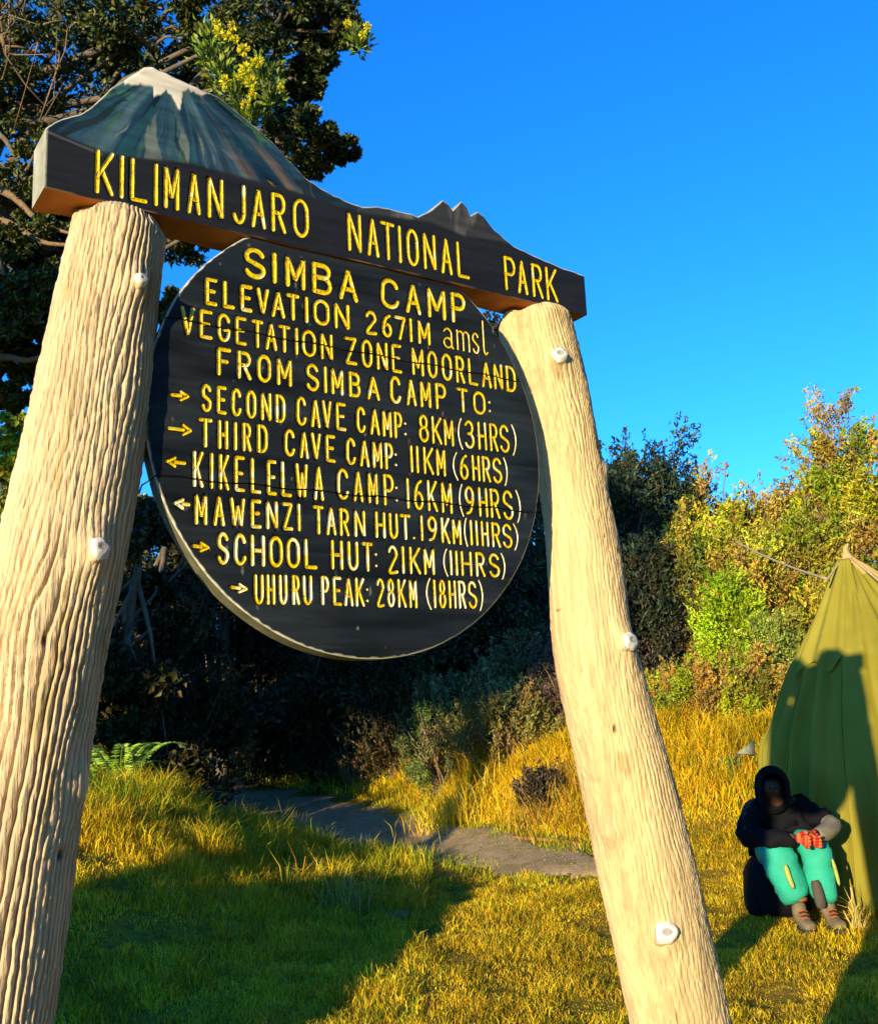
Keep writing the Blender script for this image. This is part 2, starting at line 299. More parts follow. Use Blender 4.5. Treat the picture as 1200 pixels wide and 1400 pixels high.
# ------------------------------------------------------------------ the sign
SIGN_YAW = math.atan2(0.560177, 0.828373)
SX, SY, SZ = -0.15602, 2.30974, 2.17748
sign = empty('park_sign', (SX, SY, 0.0), SIGN_YAW)
tag(sign, 'large carved wooden camp sign with round board and mountain shaped header on two cream posts', 'sign')
LETTERS=[
(4.3,[("K",-0.6164,-0.5781,0.4346,0.4355,0.5331,0.5338),("I",-0.5671,-0.5576,0.4357,0.436,0.534,0.5341),("L",-0.5448,-0.508,0.4363,0.4371,0.5343,0.5349),("I",-0.4953,-0.485,0.4374,0.4376,0.5352,0.5353),("M",-0.4734,-0.4394,0.4379,0.4387,0.5355,0.5361),("A",-0.4222,-0.3916,0.4391,0.4398,0.5364,0.5369),("N",-0.377,-0.3401,0.4401,0.441,0.5371,0.5377),("J",-0.3227,-0.288,0.4414,0.4422,0.538,0.5386),("A",-0.2753,-0.2398,0.4425,0.4433,0.5388,0.5394),("R",-0.2268,-0.1905,0.4436,0.4445,0.5396,0.5403),("O",-0.1738,-0.1332,0.4448,0.4458,0.5405,0.5412)]),
(4.2,[("N",-0.033,0.0044,0.4414,0.4414,0.5406,0.5402),("A",0.019,0.052,0.4413,0.4413,0.5401,0.5397),("T",0.0572,0.0969,0.4413,0.4413,0.5397,0.5393),("I",0.1067,0.1143,0.4413,0.4413,0.5392,0.5391),("O",0.1296,0.1643,0.4413,0.4413,0.539,0.5386),("N",0.1775,0.2145,0.4413,0.4412,0.5385,0.5381),("A",0.2288,0.2626,0.4412,0.4412,0.538,0.5376),("L",0.2772,0.3141,0.4412,0.4412,0.5375,0.5371)]),
(4.2,[("P",0.4254,0.4628,0.4372,0.4369,0.5319,0.5319),("A",0.4672,0.5008,0.4369,0.4367,0.5318,0.5318),("R",0.516,0.5521,0.4366,0.4364,0.5318,0.5317),("K",0.563,0.6026,0.4363,0.4361,0.5317,0.5316)]),
(5.2,[("S",-0.2914,-0.24,0.3235,0.3223,0.3958,0.3956),("I",-0.225,-0.2123,0.3219,0.3216,0.3956,0.3956),("M",-0.1922,-0.1425,0.3211,0.32,0.3955,0.3954),("B",-0.1258,-0.0752,0.3196,0.3184,0.3954,0.3952),("A",-0.0577,-0.0073,0.318,0.3168,0.3952,0.3951)]),
(5,[("C",0.054,0.1046,0.3194,0.3194,0.3958,0.3967),("A",0.1231,0.1668,0.3193,0.3193,0.397,0.3977),("M",0.1858,0.2394,0.3193,0.3193,0.398,0.3988),("P",0.2557,0.2998,0.3192,0.3192,0.3991,0.3998)]),
(4.2,[("E",-0.3802,-0.3529,0.2405,0.2408,0.303,0.3033),("L",-0.3405,-0.3135,0.2409,0.2413,0.3035,0.3038),("E",-0.3005,-0.2724,0.2414,0.2417,0.304,0.3043),("V",-0.263,-0.2328,0.2419,0.2422,0.3045,0.3048),("A",-0.2278,-0.1944,0.2423,0.2427,0.3049,0.3053),("T",-0.1911,-0.1589,0.2427,0.2431,0.3054,0.3058),("I",-0.1459,-0.137,0.2432,0.2433,0.306,0.3061),("O",-0.1247,-0.0834,0.2435,0.244,0.3062,0.3068),("N",-0.0715,-0.0317,0.2441,0.2446,0.3069,0.3074)]),
(3.9,[("2",0.0092,0.0407,0.2457,0.2457,0.3038,0.3044),("6",0.0536,0.0826,0.2457,0.2457,0.3047,0.3053),("7",0.0897,0.1212,0.2457,0.2457,0.3054,0.306),("1",0.1294,0.1397,0.2457,0.2457,0.3062,0.3064),("M",0.1542,0.1898,0.2457,0.2457,0.3066,0.3073)]),
(2.3,[("a",0.2259,0.2583,0.2484,0.2483,0.3016,0.3024),("m",0.267,0.3066,0.2483,0.2481,0.3026,0.3036),("s",0.3133,0.3356,0.2481,0.248,0.3037,0.3043),("l",0.3424,0.3627,0.2479,0.2478,0.3045,0.305)]),
(3.8,[("V",-0.4334,-0.4028,0.1632,0.1633,0.2282,0.228),("E",-0.3931,-0.3638,0.1633,0.1633,0.228,0.2278),("G",-0.354,-0.324,0.1633,0.1633,0.2278,0.2277),("E",-0.3129,-0.2869,0.1633,0.1633,0.2276,0.2275),("T",-0.2753,-0.2475,0.1633,0.1634,0.2274,0.2273),("A",-0.2432,-0.215,0.1634,0.1634,0.2273,0.2271),("T",-0.2121,-0.1831,0.1634,0.1634,0.2271,0.227),("I",-0.1723,-0.1637,0.1634,0.1634,0.2269,0.2269),("O",-0.1551,-0.1199,0.1634,0.1634,0.2268,0.2267),("N",-0.1089,-0.0777,0.1635,0.1635,0.2266,0.2265)]),
(3.8,[("Z",-0.0463,-0.0149,0.1622,0.1621,0.2284,0.2293),("O",-0.0034,0.0257,0.162,0.1619,0.2297,0.2305),("N",0.0365,0.0672,0.1618,0.1617,0.2308,0.2317),("E",0.0771,0.1053,0.1616,0.1615,0.232,0.2329)]),
(3.7,[("M",0.1333,0.1669,0.1641,0.164,0.2335,0.2334),("O",0.1773,0.2062,0.164,0.1639,0.2333,0.2332),("O",0.2183,0.2488,0.1639,0.1638,0.2331,0.233),("R",0.2596,0.2862,0.1638,0.1637,0.2329,0.2328),("L",0.2966,0.3253,0.1637,0.1636,0.2327,0.2326),("A",0.3365,0.3674,0.1636,0.1635,0.2325,0.2324),("N",0.3742,0.4027,0.1635,0.1634,0.2323,0.2322),("D",0.413,0.4443,0.1634,0.1633,0.2322,0.232)]),
(4,[("F",-0.3543,-0.3226,0.0873,0.0871,0.1502,0.1501),("R",-0.3087,-0.2762,0.0871,0.0869,0.1501,0.1501),("O",-0.2632,-0.2301,0.0869,0.0867,0.15,0.15),("M",-0.2172,-0.1811,0.0866,0.0865,0.15,0.15)]),
(3.9,[("S",-0.147,-0.1145,0.0841,0.0843,0.149,0.1479),("I",-0.103,-0.0944,0.0844,0.0845,0.1475,0.1472),("M",-0.0845,-0.053,0.0846,0.0849,0.1469,0.1458),("B",-0.0395,-0.0087,0.085,0.0853,0.1454,0.1443),("A",0.0081,0.042,0.0854,0.0857,0.1438,0.1426)]),
(3.9,[("C",0.0692,0.0991,0.0846,0.0853,0.1523,0.1525),("A",0.1137,0.1422,0.0856,0.0863,0.1527,0.153),("M",0.1525,0.1835,0.0865,0.0873,0.1531,0.1533),("P",0.196,0.2277,0.0876,0.0883,0.1535,0.1538)]),
(3.7,[("T",0.2597,0.2921,0.0888,0.0896,0.1514,0.1507),("O",0.3064,0.344,0.0899,0.0907,0.1504,0.1496),(":",0.3507,0.3619,0.0909,0.0911,0.1495,0.1492)]),
(3.7,[("S",-0.3893,-0.3662,0.0032,0.0029,0.064,0.0641),("E",-0.3554,-0.3331,0.0027,0.0024,0.0642,0.0643),("C",-0.3231,-0.3001,0.0023,0.002,0.0643,0.0644),("O",-0.29,-0.2659,0.0018,0.0015,0.0645,0.0646),("N",-0.2561,-0.2309,0.0014,0.001,0.0646,0.0647),("D",-0.2219,-0.1977,0.0009,0.0006,0.0648,0.0649)]),
(3.6,[("C",-0.1723,-0.1478,0.0009,0.0011,0.0681,0.0679),("A",-0.1371,-0.1132,0.0012,0.0013,0.0677,0.0674),("V",-0.1094,-0.0848,0.0013,0.0015,0.0674,0.0671),("E",-0.0747,-0.0488,0.0016,0.0017,0.067,0.0667)]),
(3.6,[("C",-0.0225,0.0012,0.003,0.0025,0.0652,0.0652),("A",0.0127,0.0387,0.0023,0.0017,0.0653,0.0653),("M",0.0455,0.0709,0.0016,0.0011,0.0654,0.0654),("P",0.0768,0.0996,0.001,0.0005,0.0654,0.0655),(":",0.1036,0.1116,0.0004,0.0003,0.0655,0.0655)]),
(3.5,[("8",0.144,0.1727,0.0008,0.0005,0.069,0.0683),("K",0.1809,0.21,0.0004,0.0001,0.0682,0.0675),("M",0.2152,0.2437,0.0,-0.0003,0.0674,0.0668)]),
(3.4,[("(",0.2544,0.271,-0.0007,-0.0004,0.0704,0.0708),("3",0.2753,0.3052,-0.0004,0.0001,0.0709,0.0716),("H",0.315,0.3415,0.0003,0.0007,0.0718,0.0724),("R",0.3504,0.3761,0.0009,0.0013,0.0726,0.0732),("S",0.3806,0.4113,0.0014,0.0019,0.0733,0.074),(")",0.4181,0.4354,0.002,0.0023,0.0742,0.0746)]),
(3.7,[("T",-0.3953,-0.3645,-0.0737,-0.0731,-0.011,-0.0105),("H",-0.353,-0.33,-0.0729,-0.0725,-0.0103,-0.01),("I",-0.3178,-0.3104,-0.0722,-0.0721,-0.0098,-0.0097),("R",-0.2989,-0.2779,-0.0719,-0.0715,-0.0095,-0.0091),("D",-0.2651,-0.2405,-0.0712,-0.0708,-0.0089,-0.0085)]),
(3.6,[("C",-0.2023,-0.177,-0.0712,-0.0719,-0.0107,-0.0109),("A",-0.1658,-0.1436,-0.0723,-0.0729,-0.011,-0.0112),("V",-0.1383,-0.1133,-0.0731,-0.0738,-0.0113,-0.0115),("E",-0.1025,-0.078,-0.0741,-0.0749,-0.0116,-0.0118)]),
(3.6,[("C",-0.0517,-0.0271,-0.0752,-0.0755,-0.0115,-0.0118),("A",-0.0168,0.0087,-0.0755,-0.0758,-0.0119,-0.0122),("M",0.0164,0.0423,-0.0759,-0.0761,-0.0123,-0.0126),("P",0.049,0.0714,-0.0762,-0.0764,-0.0127,-0.013),(":",0.0744,0.0822,-0.0764,-0.0765,-0.013,-0.0131)]),
(3.5,[("1",0.1159,0.126,-0.0761,-0.0762,-0.011,-0.0108),("1",0.132,0.1421,-0.0762,-0.0763,-0.0107,-0.0106),("K",0.1532,0.1823,-0.0764,-0.0767,-0.0104,-0.0099),("M",0.189,0.216,-0.0768,-0.077,-0.0098,-0.0094)]),
(3.4,[("(",0.2346,0.2525,-0.0794,-0.0793,-0.0162,-0.0159),("6",0.2552,0.2824,-0.0793,-0.0793,-0.0158,-0.0154),("H",0.2921,0.316,-0.0792,-0.0792,-0.0152,-0.0148),("R",0.3225,0.3478,-0.0792,-0.0791,-0.0147,-0.0143),("S",0.3533,0.3823,-0.0791,-0.079,-0.0142,-0.0138),(")",0.3868,0.4015,-0.079,-0.079,-0.0137,-0.0135)]),
(3.7,[("K",-0.4071,-0.3837,-0.1588,-0.1592,-0.0828,-0.083),("I",-0.3704,-0.3628,-0.1594,-0.1595,-0.0832,-0.0832),("K",-0.3512,-0.328,-0.1597,-0.16,-0.0833,-0.0835),("E",-0.3172,-0.2936,-0.1602,-0.1606,-0.0836,-0.0838),("L",-0.2808,-0.2568,-0.1608,-0.1611,-0.084,-0.0842),("E",-0.2439,-0.2212,-0.1613,-0.1617,-0.0843,-0.0845),("L",-0.2108,-0.186,-0.1618,-0.1622,-0.0846,-0.0848),("W",-0.177,-0.1473,-0.1624,-0.1628,-0.0849,-0.0851),("A",-0.1338,-0.1089,-0.163,-0.1634,-0.0853,-0.0855)]),
(3.6,[("C",-0.0766,-0.0474,-0.1559,-0.157,-0.0854,-0.0859),("A",-0.0359,-0.0103,-0.1575,-0.1585,-0.0861,-0.0864),("M",0.0015,0.0275,-0.1589,-0.16,-0.0866,-0.087),("P",0.0418,0.0698,-0.1605,-0.1616,-0.0872,-0.0877),(":",0.0727,0.0805,-0.1617,-0.162,-0.0877,-0.0878)]),
(3.5,[("1",0.102,0.1119,-0.1628,-0.1631,-0.0912,-0.091),("6",0.1218,0.1498,-0.1633,-0.1641,-0.0909,-0.0905),("K",0.1599,0.1884,-0.1643,-0.1651,-0.0903,-0.0899),("M",0.1987,0.2298,-0.1653,-0.1662,-0.0897,-0.0893)]),
(3.4,[("(",0.2475,0.2633,-0.1652,-0.1655,-0.0938,-0.0939),("9",0.2654,0.2942,-0.1655,-0.1661,-0.0939,-0.094),("H",0.306,0.3331,-0.1664,-0.1669,-0.0941,-0.0942),("R",0.3408,0.3694,-0.167,-0.1676,-0.0942,-0.0943),("S",0.3783,0.4107,-0.1678,-0.1684,-0.0944,-0.0945),(")",0.4186,0.4356,-0.1686,-0.1689,-0.0946,-0.0946)]),
(3.7,[("M",-0.4033,-0.3763,-0.2367,-0.2365,-0.173,-0.1731),("A",-0.3638,-0.3383,-0.2364,-0.2362,-0.1732,-0.1734),("W",-0.3274,-0.2936,-0.2361,-0.2358,-0.1735,-0.1737),("E",-0.2817,-0.2572,-0.2357,-0.2355,-0.1738,-0.1739),("N",-0.2471,-0.2197,-0.2354,-0.2352,-0.174,-0.1741),("Z",-0.2094,-0.1847,-0.2351,-0.2349,-0.1742,-0.1744),("I",-0.1752,-0.1661,-0.2348,-0.2347,-0.1744,-0.1745)]),
(3.6,[("T",-0.137,-0.1111,-0.2387,-0.2385,-0.1747,-0.1752),("A",-0.106,-0.0807,-0.2385,-0.2383,-0.1753,-0.1758),("R",-0.073,-0.0484,-0.2383,-0.2381,-0.176,-0.1765),("N",-0.0365,-0.0078,-0.238,-0.2379,-0.1768,-0.1774)]),
(3.5,[("H",0.0171,0.0441,-0.2368,-0.2367,-0.1763,-0.1766),("U",0.0527,0.0768,-0.2367,-0.2367,-0.1767,-0.1769),("T",0.0826,0.111,-0.2367,-0.2366,-0.177,-0.1772),(".",0.1149,0.1228,-0.2366,-0.2366,-0.1773,-0.1774)]),
(3.4,[("1",0.1357,0.1457,-0.2362,-0.2364,-0.1761,-0.1762),("9",0.1557,0.1835,-0.2367,-0.2375,-0.1762,-0.1764),("K",0.1937,0.2188,-0.2378,-0.2385,-0.1765,-0.1766),("M",0.225,0.251,-0.2387,-0.2394,-0.1766,-0.1768)]),
(3.3,[("(",0.2574,0.27,-0.2381,-0.2382,-0.1758,-0.176),("1",0.2753,0.2838,-0.2382,-0.2383,-0.1761,-0.1763),("1",0.2912,0.2998,-0.2383,-0.2384,-0.1764,-0.1766),("H",0.3083,0.331,-0.2385,-0.2386,-0.1768,-0.1772),("R",0.3397,0.3659,-0.2387,-0.2389,-0.1774,-0.1779),("S",0.3714,0.4014,-0.2389,-0.2392,-0.178,-0.1786),(")",0.4047,0.4216,-0.2392,-0.2393,-0.1787,-0.179)]),
(3.8,[("S",-0.3558,-0.3298,-0.3158,-0.3157,-0.2483,-0.2485),("C",-0.3195,-0.2924,-0.3157,-0.3156,-0.2486,-0.2488),("H",-0.2826,-0.2502,-0.3156,-0.3155,-0.2489,-0.2492),("O",-0.2411,-0.2096,-0.3155,-0.3154,-0.2493,-0.2496),("O",-0.2015,-0.17,-0.3154,-0.3154,-0.2496,-0.2499),("L",-0.1597,-0.1292,-0.3153,-0.3153,-0.25,-0.2503)]),
(3.7,[("H",-0.096,-0.0663,-0.3136,-0.3138,-0.2485,-0.2485),("U",-0.0554,-0.0281,-0.3139,-0.3141,-0.2486,-0.2486),("T",-0.0189,0.0089,-0.3142,-0.3144,-0.2487,-0.2488),(":",0.0127,0.0202,-0.3144,-0.3145,-0.2488,-0.2488)]),
(3.5,[("2",0.0465,0.0733,-0.3155,-0.3152,-0.2512,-0.2514),("1",0.082,0.0917,-0.3151,-0.315,-0.2514,-0.2515),("K",0.1033,0.1338,-0.3149,-0.3146,-0.2516,-0.2518),("M",0.1417,0.1717,-0.3145,-0.3142,-0.2518,-0.252)]),
(3.4,[("(",0.1939,0.2097,-0.3126,-0.3126,-0.2529,-0.253),("1",0.2133,0.2215,-0.3126,-0.3126,-0.2531,-0.2531),("1",0.2287,0.237,-0.3125,-0.3125,-0.2532,-0.2532),("H",0.2453,0.2767,-0.3125,-0.3124,-0.2533,-0.2535),("R",0.2873,0.315,-0.3124,-0.3124,-0.2535,-0.2537),("S",0.3257,0.3582,-0.3124,-0.3123,-0.2538,-0.254),(")",0.3615,0.3769,-0.3123,-0.3123,-0.254,-0.2541)]),
(3.5,[("U",-0.2757,-0.2541,-0.3946,-0.3943,-0.3318,-0.3313),("H",-0.2485,-0.2283,-0.3942,-0.3939,-0.3311,-0.3307),("U",-0.2205,-0.2005,-0.3938,-0.3935,-0.3305,-0.33),("R",-0.1904,-0.1719,-0.3933,-0.393,-0.3298,-0.3293),("U",-0.1654,-0.1426,-0.393,-0.3926,-0.3292,-0.3286)]),
(3.4,[("P",-0.1218,-0.1025,-0.3915,-0.3917,-0.3285,-0.3286),("E",-0.094,-0.0724,-0.3917,-0.392,-0.3286,-0.3288),("A",-0.067,-0.0436,-0.392,-0.3923,-0.3288,-0.3289),("K",-0.0391,-0.0154,-0.3923,-0.3926,-0.3289,-0.329),(":",-0.0126,-0.0053,-0.3926,-0.3927,-0.3291,-0.3291)]),
(3.2,[("2",0.0142,0.0348,-0.3909,-0.3911,-0.3276,-0.3275),("8",0.0414,0.0613,-0.3912,-0.3914,-0.3275,-0.3274),("K",0.0689,0.0919,-0.3915,-0.3917,-0.3274,-0.3273),("M",0.0987,0.12,-0.3918,-0.392,-0.3272,-0.3272)]),
(3.2,[("(",0.1427,0.1596,-0.3906,-0.3904,-0.325,-0.3248),("1",0.1636,0.1716,-0.3904,-0.3903,-0.3247,-0.3247),("8",0.1786,0.1988,-0.3902,-0.39,-0.3246,-0.3244),("H",0.2059,0.2273,-0.3899,-0.3897,-0.3243,-0.3241),("R",0.2335,0.2552,-0.3896,-0.3894,-0.3241,-0.3239),("S",0.2604,0.2866,-0.3893,-0.389,-0.3238,-0.3236),(")",0.2908,0.3057,-0.389,-0.3888,-0.3235,-0.3234)]),
]
ARROWS= [(-0.4513, 0.03, -0.4157, 0.0308, 0.0105), (-0.457, -0.0418, -0.4101, -0.0416, 0.012), (-0.4242, -0.1116, -0.4615, -0.1111, 0.0105), (-0.4152, -0.197, -0.4448, -0.1959, 0.0105), (-0.4044, -0.2809, -0.3726, -0.2827, 0.00975), (-0.324, -0.3611, -0.2907, -0.3637, 0.00975)]
TOP= [(-0.7143, 0.5502), (-0.6985, 0.5697), (-0.6458, 0.6059), (-0.6255, 0.6274), (-0.5843, 0.6849), (-0.56, 0.7085), (-0.5166, 0.7564), (-0.4975, 0.7621), (-0.4748, 0.7584), (-0.3819, 0.7429), (-0.3494, 0.7408), (-0.3009, 0.7144), (-0.2444, 0.6841), (-0.1941, 0.6474), (-0.1432, 0.6026), (-0.0984, 0.5831), (-0.0449, 0.5711), (0.0101, 0.5645), (0.0548, 0.5759), (0.1168, 0.5801), (0.1696, 0.5797), (0.2121, 0.6082), (0.2448, 0.6425), (0.2621, 0.6359), (0.2746, 0.62), (0.3037, 0.6537), (0.319, 0.6434), (0.3289, 0.6195), (0.353, 0.6367), (0.3735, 0.6306), (0.4018, 0.6006), (0.4613, 0.5694), (0.5307, 0.5541), (0.6227, 0.5429), (0.7026, 0.5367)]
SNOW= [(-0.5592, 0.7036), (-0.5397, 0.7049), (-0.4955, 0.7178), (-0.4968, 0.6893), (-0.4809, 0.7033), (-0.4697, 0.714), (-0.4566, 0.7077), (-0.4385, 0.6747), (-0.4304, 0.7234), (-0.4205, 0.7338), (-0.3903, 0.7311), (-0.3683, 0.7419)]
LPOST = [(-0.5373, 2.6169, 0.0906), (-0.5742, 2.3629, 0.1011), (-0.6084, 2.1099, 0.113), (-0.6436, 1.8871, 0.1179), (-0.674, 1.6776, 0.1226), (-0.7027, 1.4802, 0.1251), (-0.7334, 1.2942, 0.1272), (-0.7671, 1.0615, 0.1289)]
RPOST = [(0.5596, 2.5944, 0.098), (0.607, 2.4163, 0.0957), (0.6432, 2.2583, 0.0875), (0.6675, 2.0614, 0.0885), (0.6812, 1.8678, 0.0989), (0.6834, 1.7161, 0.1053), (0.7376, 1.4929, 0.1131), (0.7776, 1.3092, 0.118), (0.8122, 1.1283, 0.1218), (0.8462, 0.9498, 0.121), (0.8798, 0.7738, 0.1211)]


def arc(cx, cy, rx, ry, a0, a1, n=9):
    a = np.radians(np.linspace(a0, a1, n)); return [(cx + rx * math.cos(q), cy + ry * math.sin(q)) for q in a]
O_ = arc(.5, .68, .5, .32, 0, 180) + arc(.5, .32, .5, .32, 180, 360) + [(1, .68)]
G = {
 'A': [[(0, 0), (.5, 1), (1, 0)], [(.2, .34), (.8, .34)]],
 'B': [[(0, 0), (0, 1)], [(0, 1), (.5, 1)] + arc(.55, .77, .4, .23, 90, -90) + [(0, .54)], [(0, .54), (.55, .54)] + arc(.58, .27, .42, .27, 90, -90) + [(0, 0)]],
 'C': [arc(.52, .70, .48, .30, 15, 180) + arc(.52, .30, .52, .30, 180, 345)],
 'D': [[(0, 0), (0, 1)], [(0, 1), (.4, 1)] + arc(.45, .66, .55, .34, 90, 0) + arc(.45, .34, .55, .34, 0, -90) + [(0, 0)]],
 'E': [[(1, 1), (0, 1), (0, 0), (1, 0)], [(0, .52), (.8, .52)]],
 'F': [[(1, 1), (0, 1), (0, 0)], [(0, .52), (.75, .52)]],
 'G': [arc(.52, .70, .48, .30, 15, 180) + arc(.52, .30, .48, .30, 180, 350) + [(1, .42), (.6, .42)]],
 'H': [[(0, 0), (0, 1)], [(1, 0), (1, 1)], [(0, .5), (1, .5)]],
 'I': [[(.5, 0), (.5, 1)]],
 'J': [[(1, 1), (1, .3)] + arc(.55, .28, .45, .28, 0, -160)],
 'K': [[(0, 0), (0, 1)], [(1, 1), (0, .38)], [(.3, .55), (1, 0)]],
 'L': [[(0, 1), (0, 0), (1, 0)]],
 'M': [[(0, 0), (0, 1), (.5, .25), (1, 1), (1, 0)]],
 'N': [[(0, 0), (0, 1), (1, 0), (1, 1)]],
 'O': [O_],
 'P': [[(0, 0), (0, 1)], [(0, 1), (.5, 1)] + arc(.55, .74, .45, .26, 90, -90) + [(0, .48)]],
 'R': [[(0, 0), (0, 1)], [(0, 1), (.5, 1)] + arc(.55, .75, .42, .25, 90, -90) + [(0, .5)], [(.45, .5), (1, 0)]],
 'S': [arc(.5, .74, .47, .26, 20, 200) + [(.15, .58), (.5, .5), (.85, .42)] + arc(.5, .26, .5, .26, 20, -160)],
 'T': [[(0, 1), (1, 1)], [(.5, 1), (.5, 0)]],
 'U': [[(0, 1), (0, .3)] + arc(.5, .3, .5, .3, 180, 360) + [(1, 1)]],
 'V': [[(0, 1), (.5, 0), (1, 1)]],
 'W': [[(0, 1), (.22, 0), (.5, .75), (.78, 0), (1, 1)]],
 'Z': [[(0, 1), (1, 1), (0, 0), (1, 0)]],
 '1': [[(.1, .8), (.6, 1), (.6, 0)]],
 '2': [arc(.5, .72, .47, .28, 160, -20) + [(0, 0), (1, 0)]],
 '3': [arc(.45, .76, .45, .24, 150, -80) + [(.4, .53)], [(.4, .53)] + arc(.45, .27, .52, .27, 80, -150)],
 '6': [[(.85, .98), (.4, .85), (.06, .5)] + arc(.5, .28, .47, .28, 160, 520, 16)],
 '7': [[(0, 1), (1, 1), (.4, 0)]],
 '8': [arc(.5, .76, .4, .24, 90, 450, 16), arc(.5, .27, .5, .27, 90, 450, 16)],
 '9': [arc(.5, .72, .47, .28, -20, 340, 16) + [(.95, .5), (.6, .12), (.15, .02)]],
 '(': [[(1, 1.08), (.35, .85), (0, .5), (.35, .15), (1, -.1)]],
 ')': [[(0, 1.08), (.65, .85), (1, .5), (.65, .15), (0, -.1)]],
 ':': [[(.4, .18), (.6, .18)], [(.4, .62), (.6, .62)]],
 '.': [[(.4, .04), (.6, .04)]],
 'a': [arc(.45, .7, .4, .3, 150, 0) + [(.85, .1), (1, 0)], arc(.45, .25, .42, .25, 0, 360, 12)],
 'm': [[(0, 0), (0, 1)], [(0, .75)] + arc(.25, .75, .25, .22, 180, 0) + [(.5, 0)], [(.5, .75)] + arc(.75, .75, .25, .22, 180, 0) + [(1, 0)]],
 's': [arc(.5, .74, .45, .26, 20, 200) + [(.5, .5)] + arc(.5, .26, .45, .26, 20, -160)],
 'l': [[(.3, 1.7), (.3, .2), (.6, 0), (1, .12)]],
}
SMOOTH = 'BCDGJOPRSU2368569()ams'
CRACKS = (-0.1425, 0.1965)
HALF = 0.0013
def ribbon(pts, w, y0, cuts=None):
    """a painted V groove: rounded ends, cut where a plank joint crosses it"""
    pts = np.asarray(pts, float)
    d = np.hypot(*(pts[1:] - pts[:-1]).T); L = np.concatenate([[0], np.cumsum(d)])
    n = max(2, int(L[-1] / 0.0018) + 1); s = np.linspace(0, L[-1], n)
    q = np.stack([np.interp(s, L, pts[:, 0]), np.interp(s, L, pts[:, 1])], 1)
    # mitre the corners a little
    tgt = np.gradient(q, axis=0); tgt /= np.linalg.norm(tgt, axis=1)[:, None] + 1e-9
    # wobble of a hand held router
    nrm = np.stack([-tgt[:, 1], tgt[:, 0]], 1)
    ww = w * (1 + 0.10 * noise(s * 90 + pts[0, 0] * 77, pts[0, 1] * 31, 0, 4))
    tgt0, tgt1 = tgt[0], tgt[-1]
    Q = [q]; Wd = [ww]; T = [nrm]
    capk = np.array([0.35, 0.7, 0.92, 1.0]); capw = np.sqrt(1 - capk ** 2)
    Q = np.concatenate([q[0] - tgt0 * (capk[::-1, None] * w), q, q[-1] + tgt1 * (capk[:, None] * w)])
    Wd = np.concatenate([ww[0] * capw[::-1], ww, ww[-1] * capw]); NR = np.concatenate([np.tile(nrm[0], (4, 1)), nrm, np.tile(nrm[-1], (4, 1))])
    pr = np.array([-1, -.55, 0, .55, 1]); dp = np.array([-0.0005, 0.0009, 0.0018, 0.0009, -0.0005])
    U = Q[:, None, :] + NR[:, None, :] * (Wd[:, None] * pr[None, :])[..., None]
    V = np.stack([U[..., 0], np.broadcast_to(y0 + dp, U.shape[:2]), U[..., 1]], -1).reshape(-1, 3)
    k = len(Q); i = np.arange(k - 1)[:, None] * 5 + np.arange(4)[None, :]
    F = np.stack([i, i + 5, i + 6, i + 1], -1).reshape(-1, 4)
    if cuts:
        zc = V[F][:, :, 2].mean(1); keep = np.ones(len(F), bool)
        for c in cuts: keep &= np.abs(zc - c - 0.002 * np.sin(V[F][:, :, 0].mean(1) * 40)) > HALF + 0.0006
        F = F[keep]
    return V, F
STROKES = {0: [], 1: []}     # board -> list of (polyline, halfwidth)
whites = rng.random(400)
li = 0
def letter_obj(ch, u0, u1, vb0, vb1, vt0, vt1, w, board, y0, parent, name='letter'):
    global li
    w = w * 0.00104
    lines = []
    if ch == '1' and (u1 - u0) < 0.006: pass
    u0b, u1b = u0 + w, u1 - w
    if u1b - u0b < 0.002: mid = (u0 + u1) / 2; u0b, u1b = mid - 0.001, mid + 0.001
    for st in G[ch]:
        st = np.array(st, float)
        if ch == '1' and u1 - u0 < 0.0125: st = np.array([(.5, 1), (.5, 0)])
        if ch in SMOOTH and len(st) > 3: st = smoothline(st, len(st) * 4)
        sx, sy = st[:, 0], st[:, 1]
        vb = vb0 + (vb1 - vb0) * sx + w; vt = vt0 + (vt1 - vt0) * sx - w
        lines.append(np.stack([u0b + (u1b - u0b) * sx, vb + (vt - vb) * sy], 1))
    if ch in '().:aml' or ch == 's': w *= 0.8 if ch in '.:' else 1.0
    if ch in '()': w = 0.0021
    parts = []
    for l in lines:
        STROKES[board].append((l, w)); parts.append(ribbon(l, w, y0, CRACKS if board == 1 else None))
    v, f = cat(parts)
    v[:, 2] += SZ
    white = ch in '()' or ch == ':' 
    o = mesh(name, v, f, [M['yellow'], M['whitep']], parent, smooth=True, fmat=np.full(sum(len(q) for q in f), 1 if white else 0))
    li += 1
    return o

def stroke_sdf(U, Vv, strokes):
    sd = np.full(U.shape, 1.0, np.float32)
    u_r = U; v_r = Vv
    for l, w in strokes:
        lo = l.min(0) - w - 0.012; hi = l.max(0) + w + 0.012
        msk = (u_r > lo[0]) & (u_r < hi[0]) & (v_r > lo[1]) & (v_r < hi[1])
        if not msk.any(): continue
        p = np.stack([u_r[msk], v_r[msk]], 1); best = np.full(len(p), 1.0)
        for a, c in zip(l[:-1], l[1:]):
            ab = c - a; tt = np.clip(((p - a) @ ab) / (ab @ ab + 1e-12), 0, 1)
            best = np.minimum(best, np.hypot(*(p - a - tt[:, None] * ab).T))
        sd[msk] = np.minimum(sd[msk], best - w)
    return sd

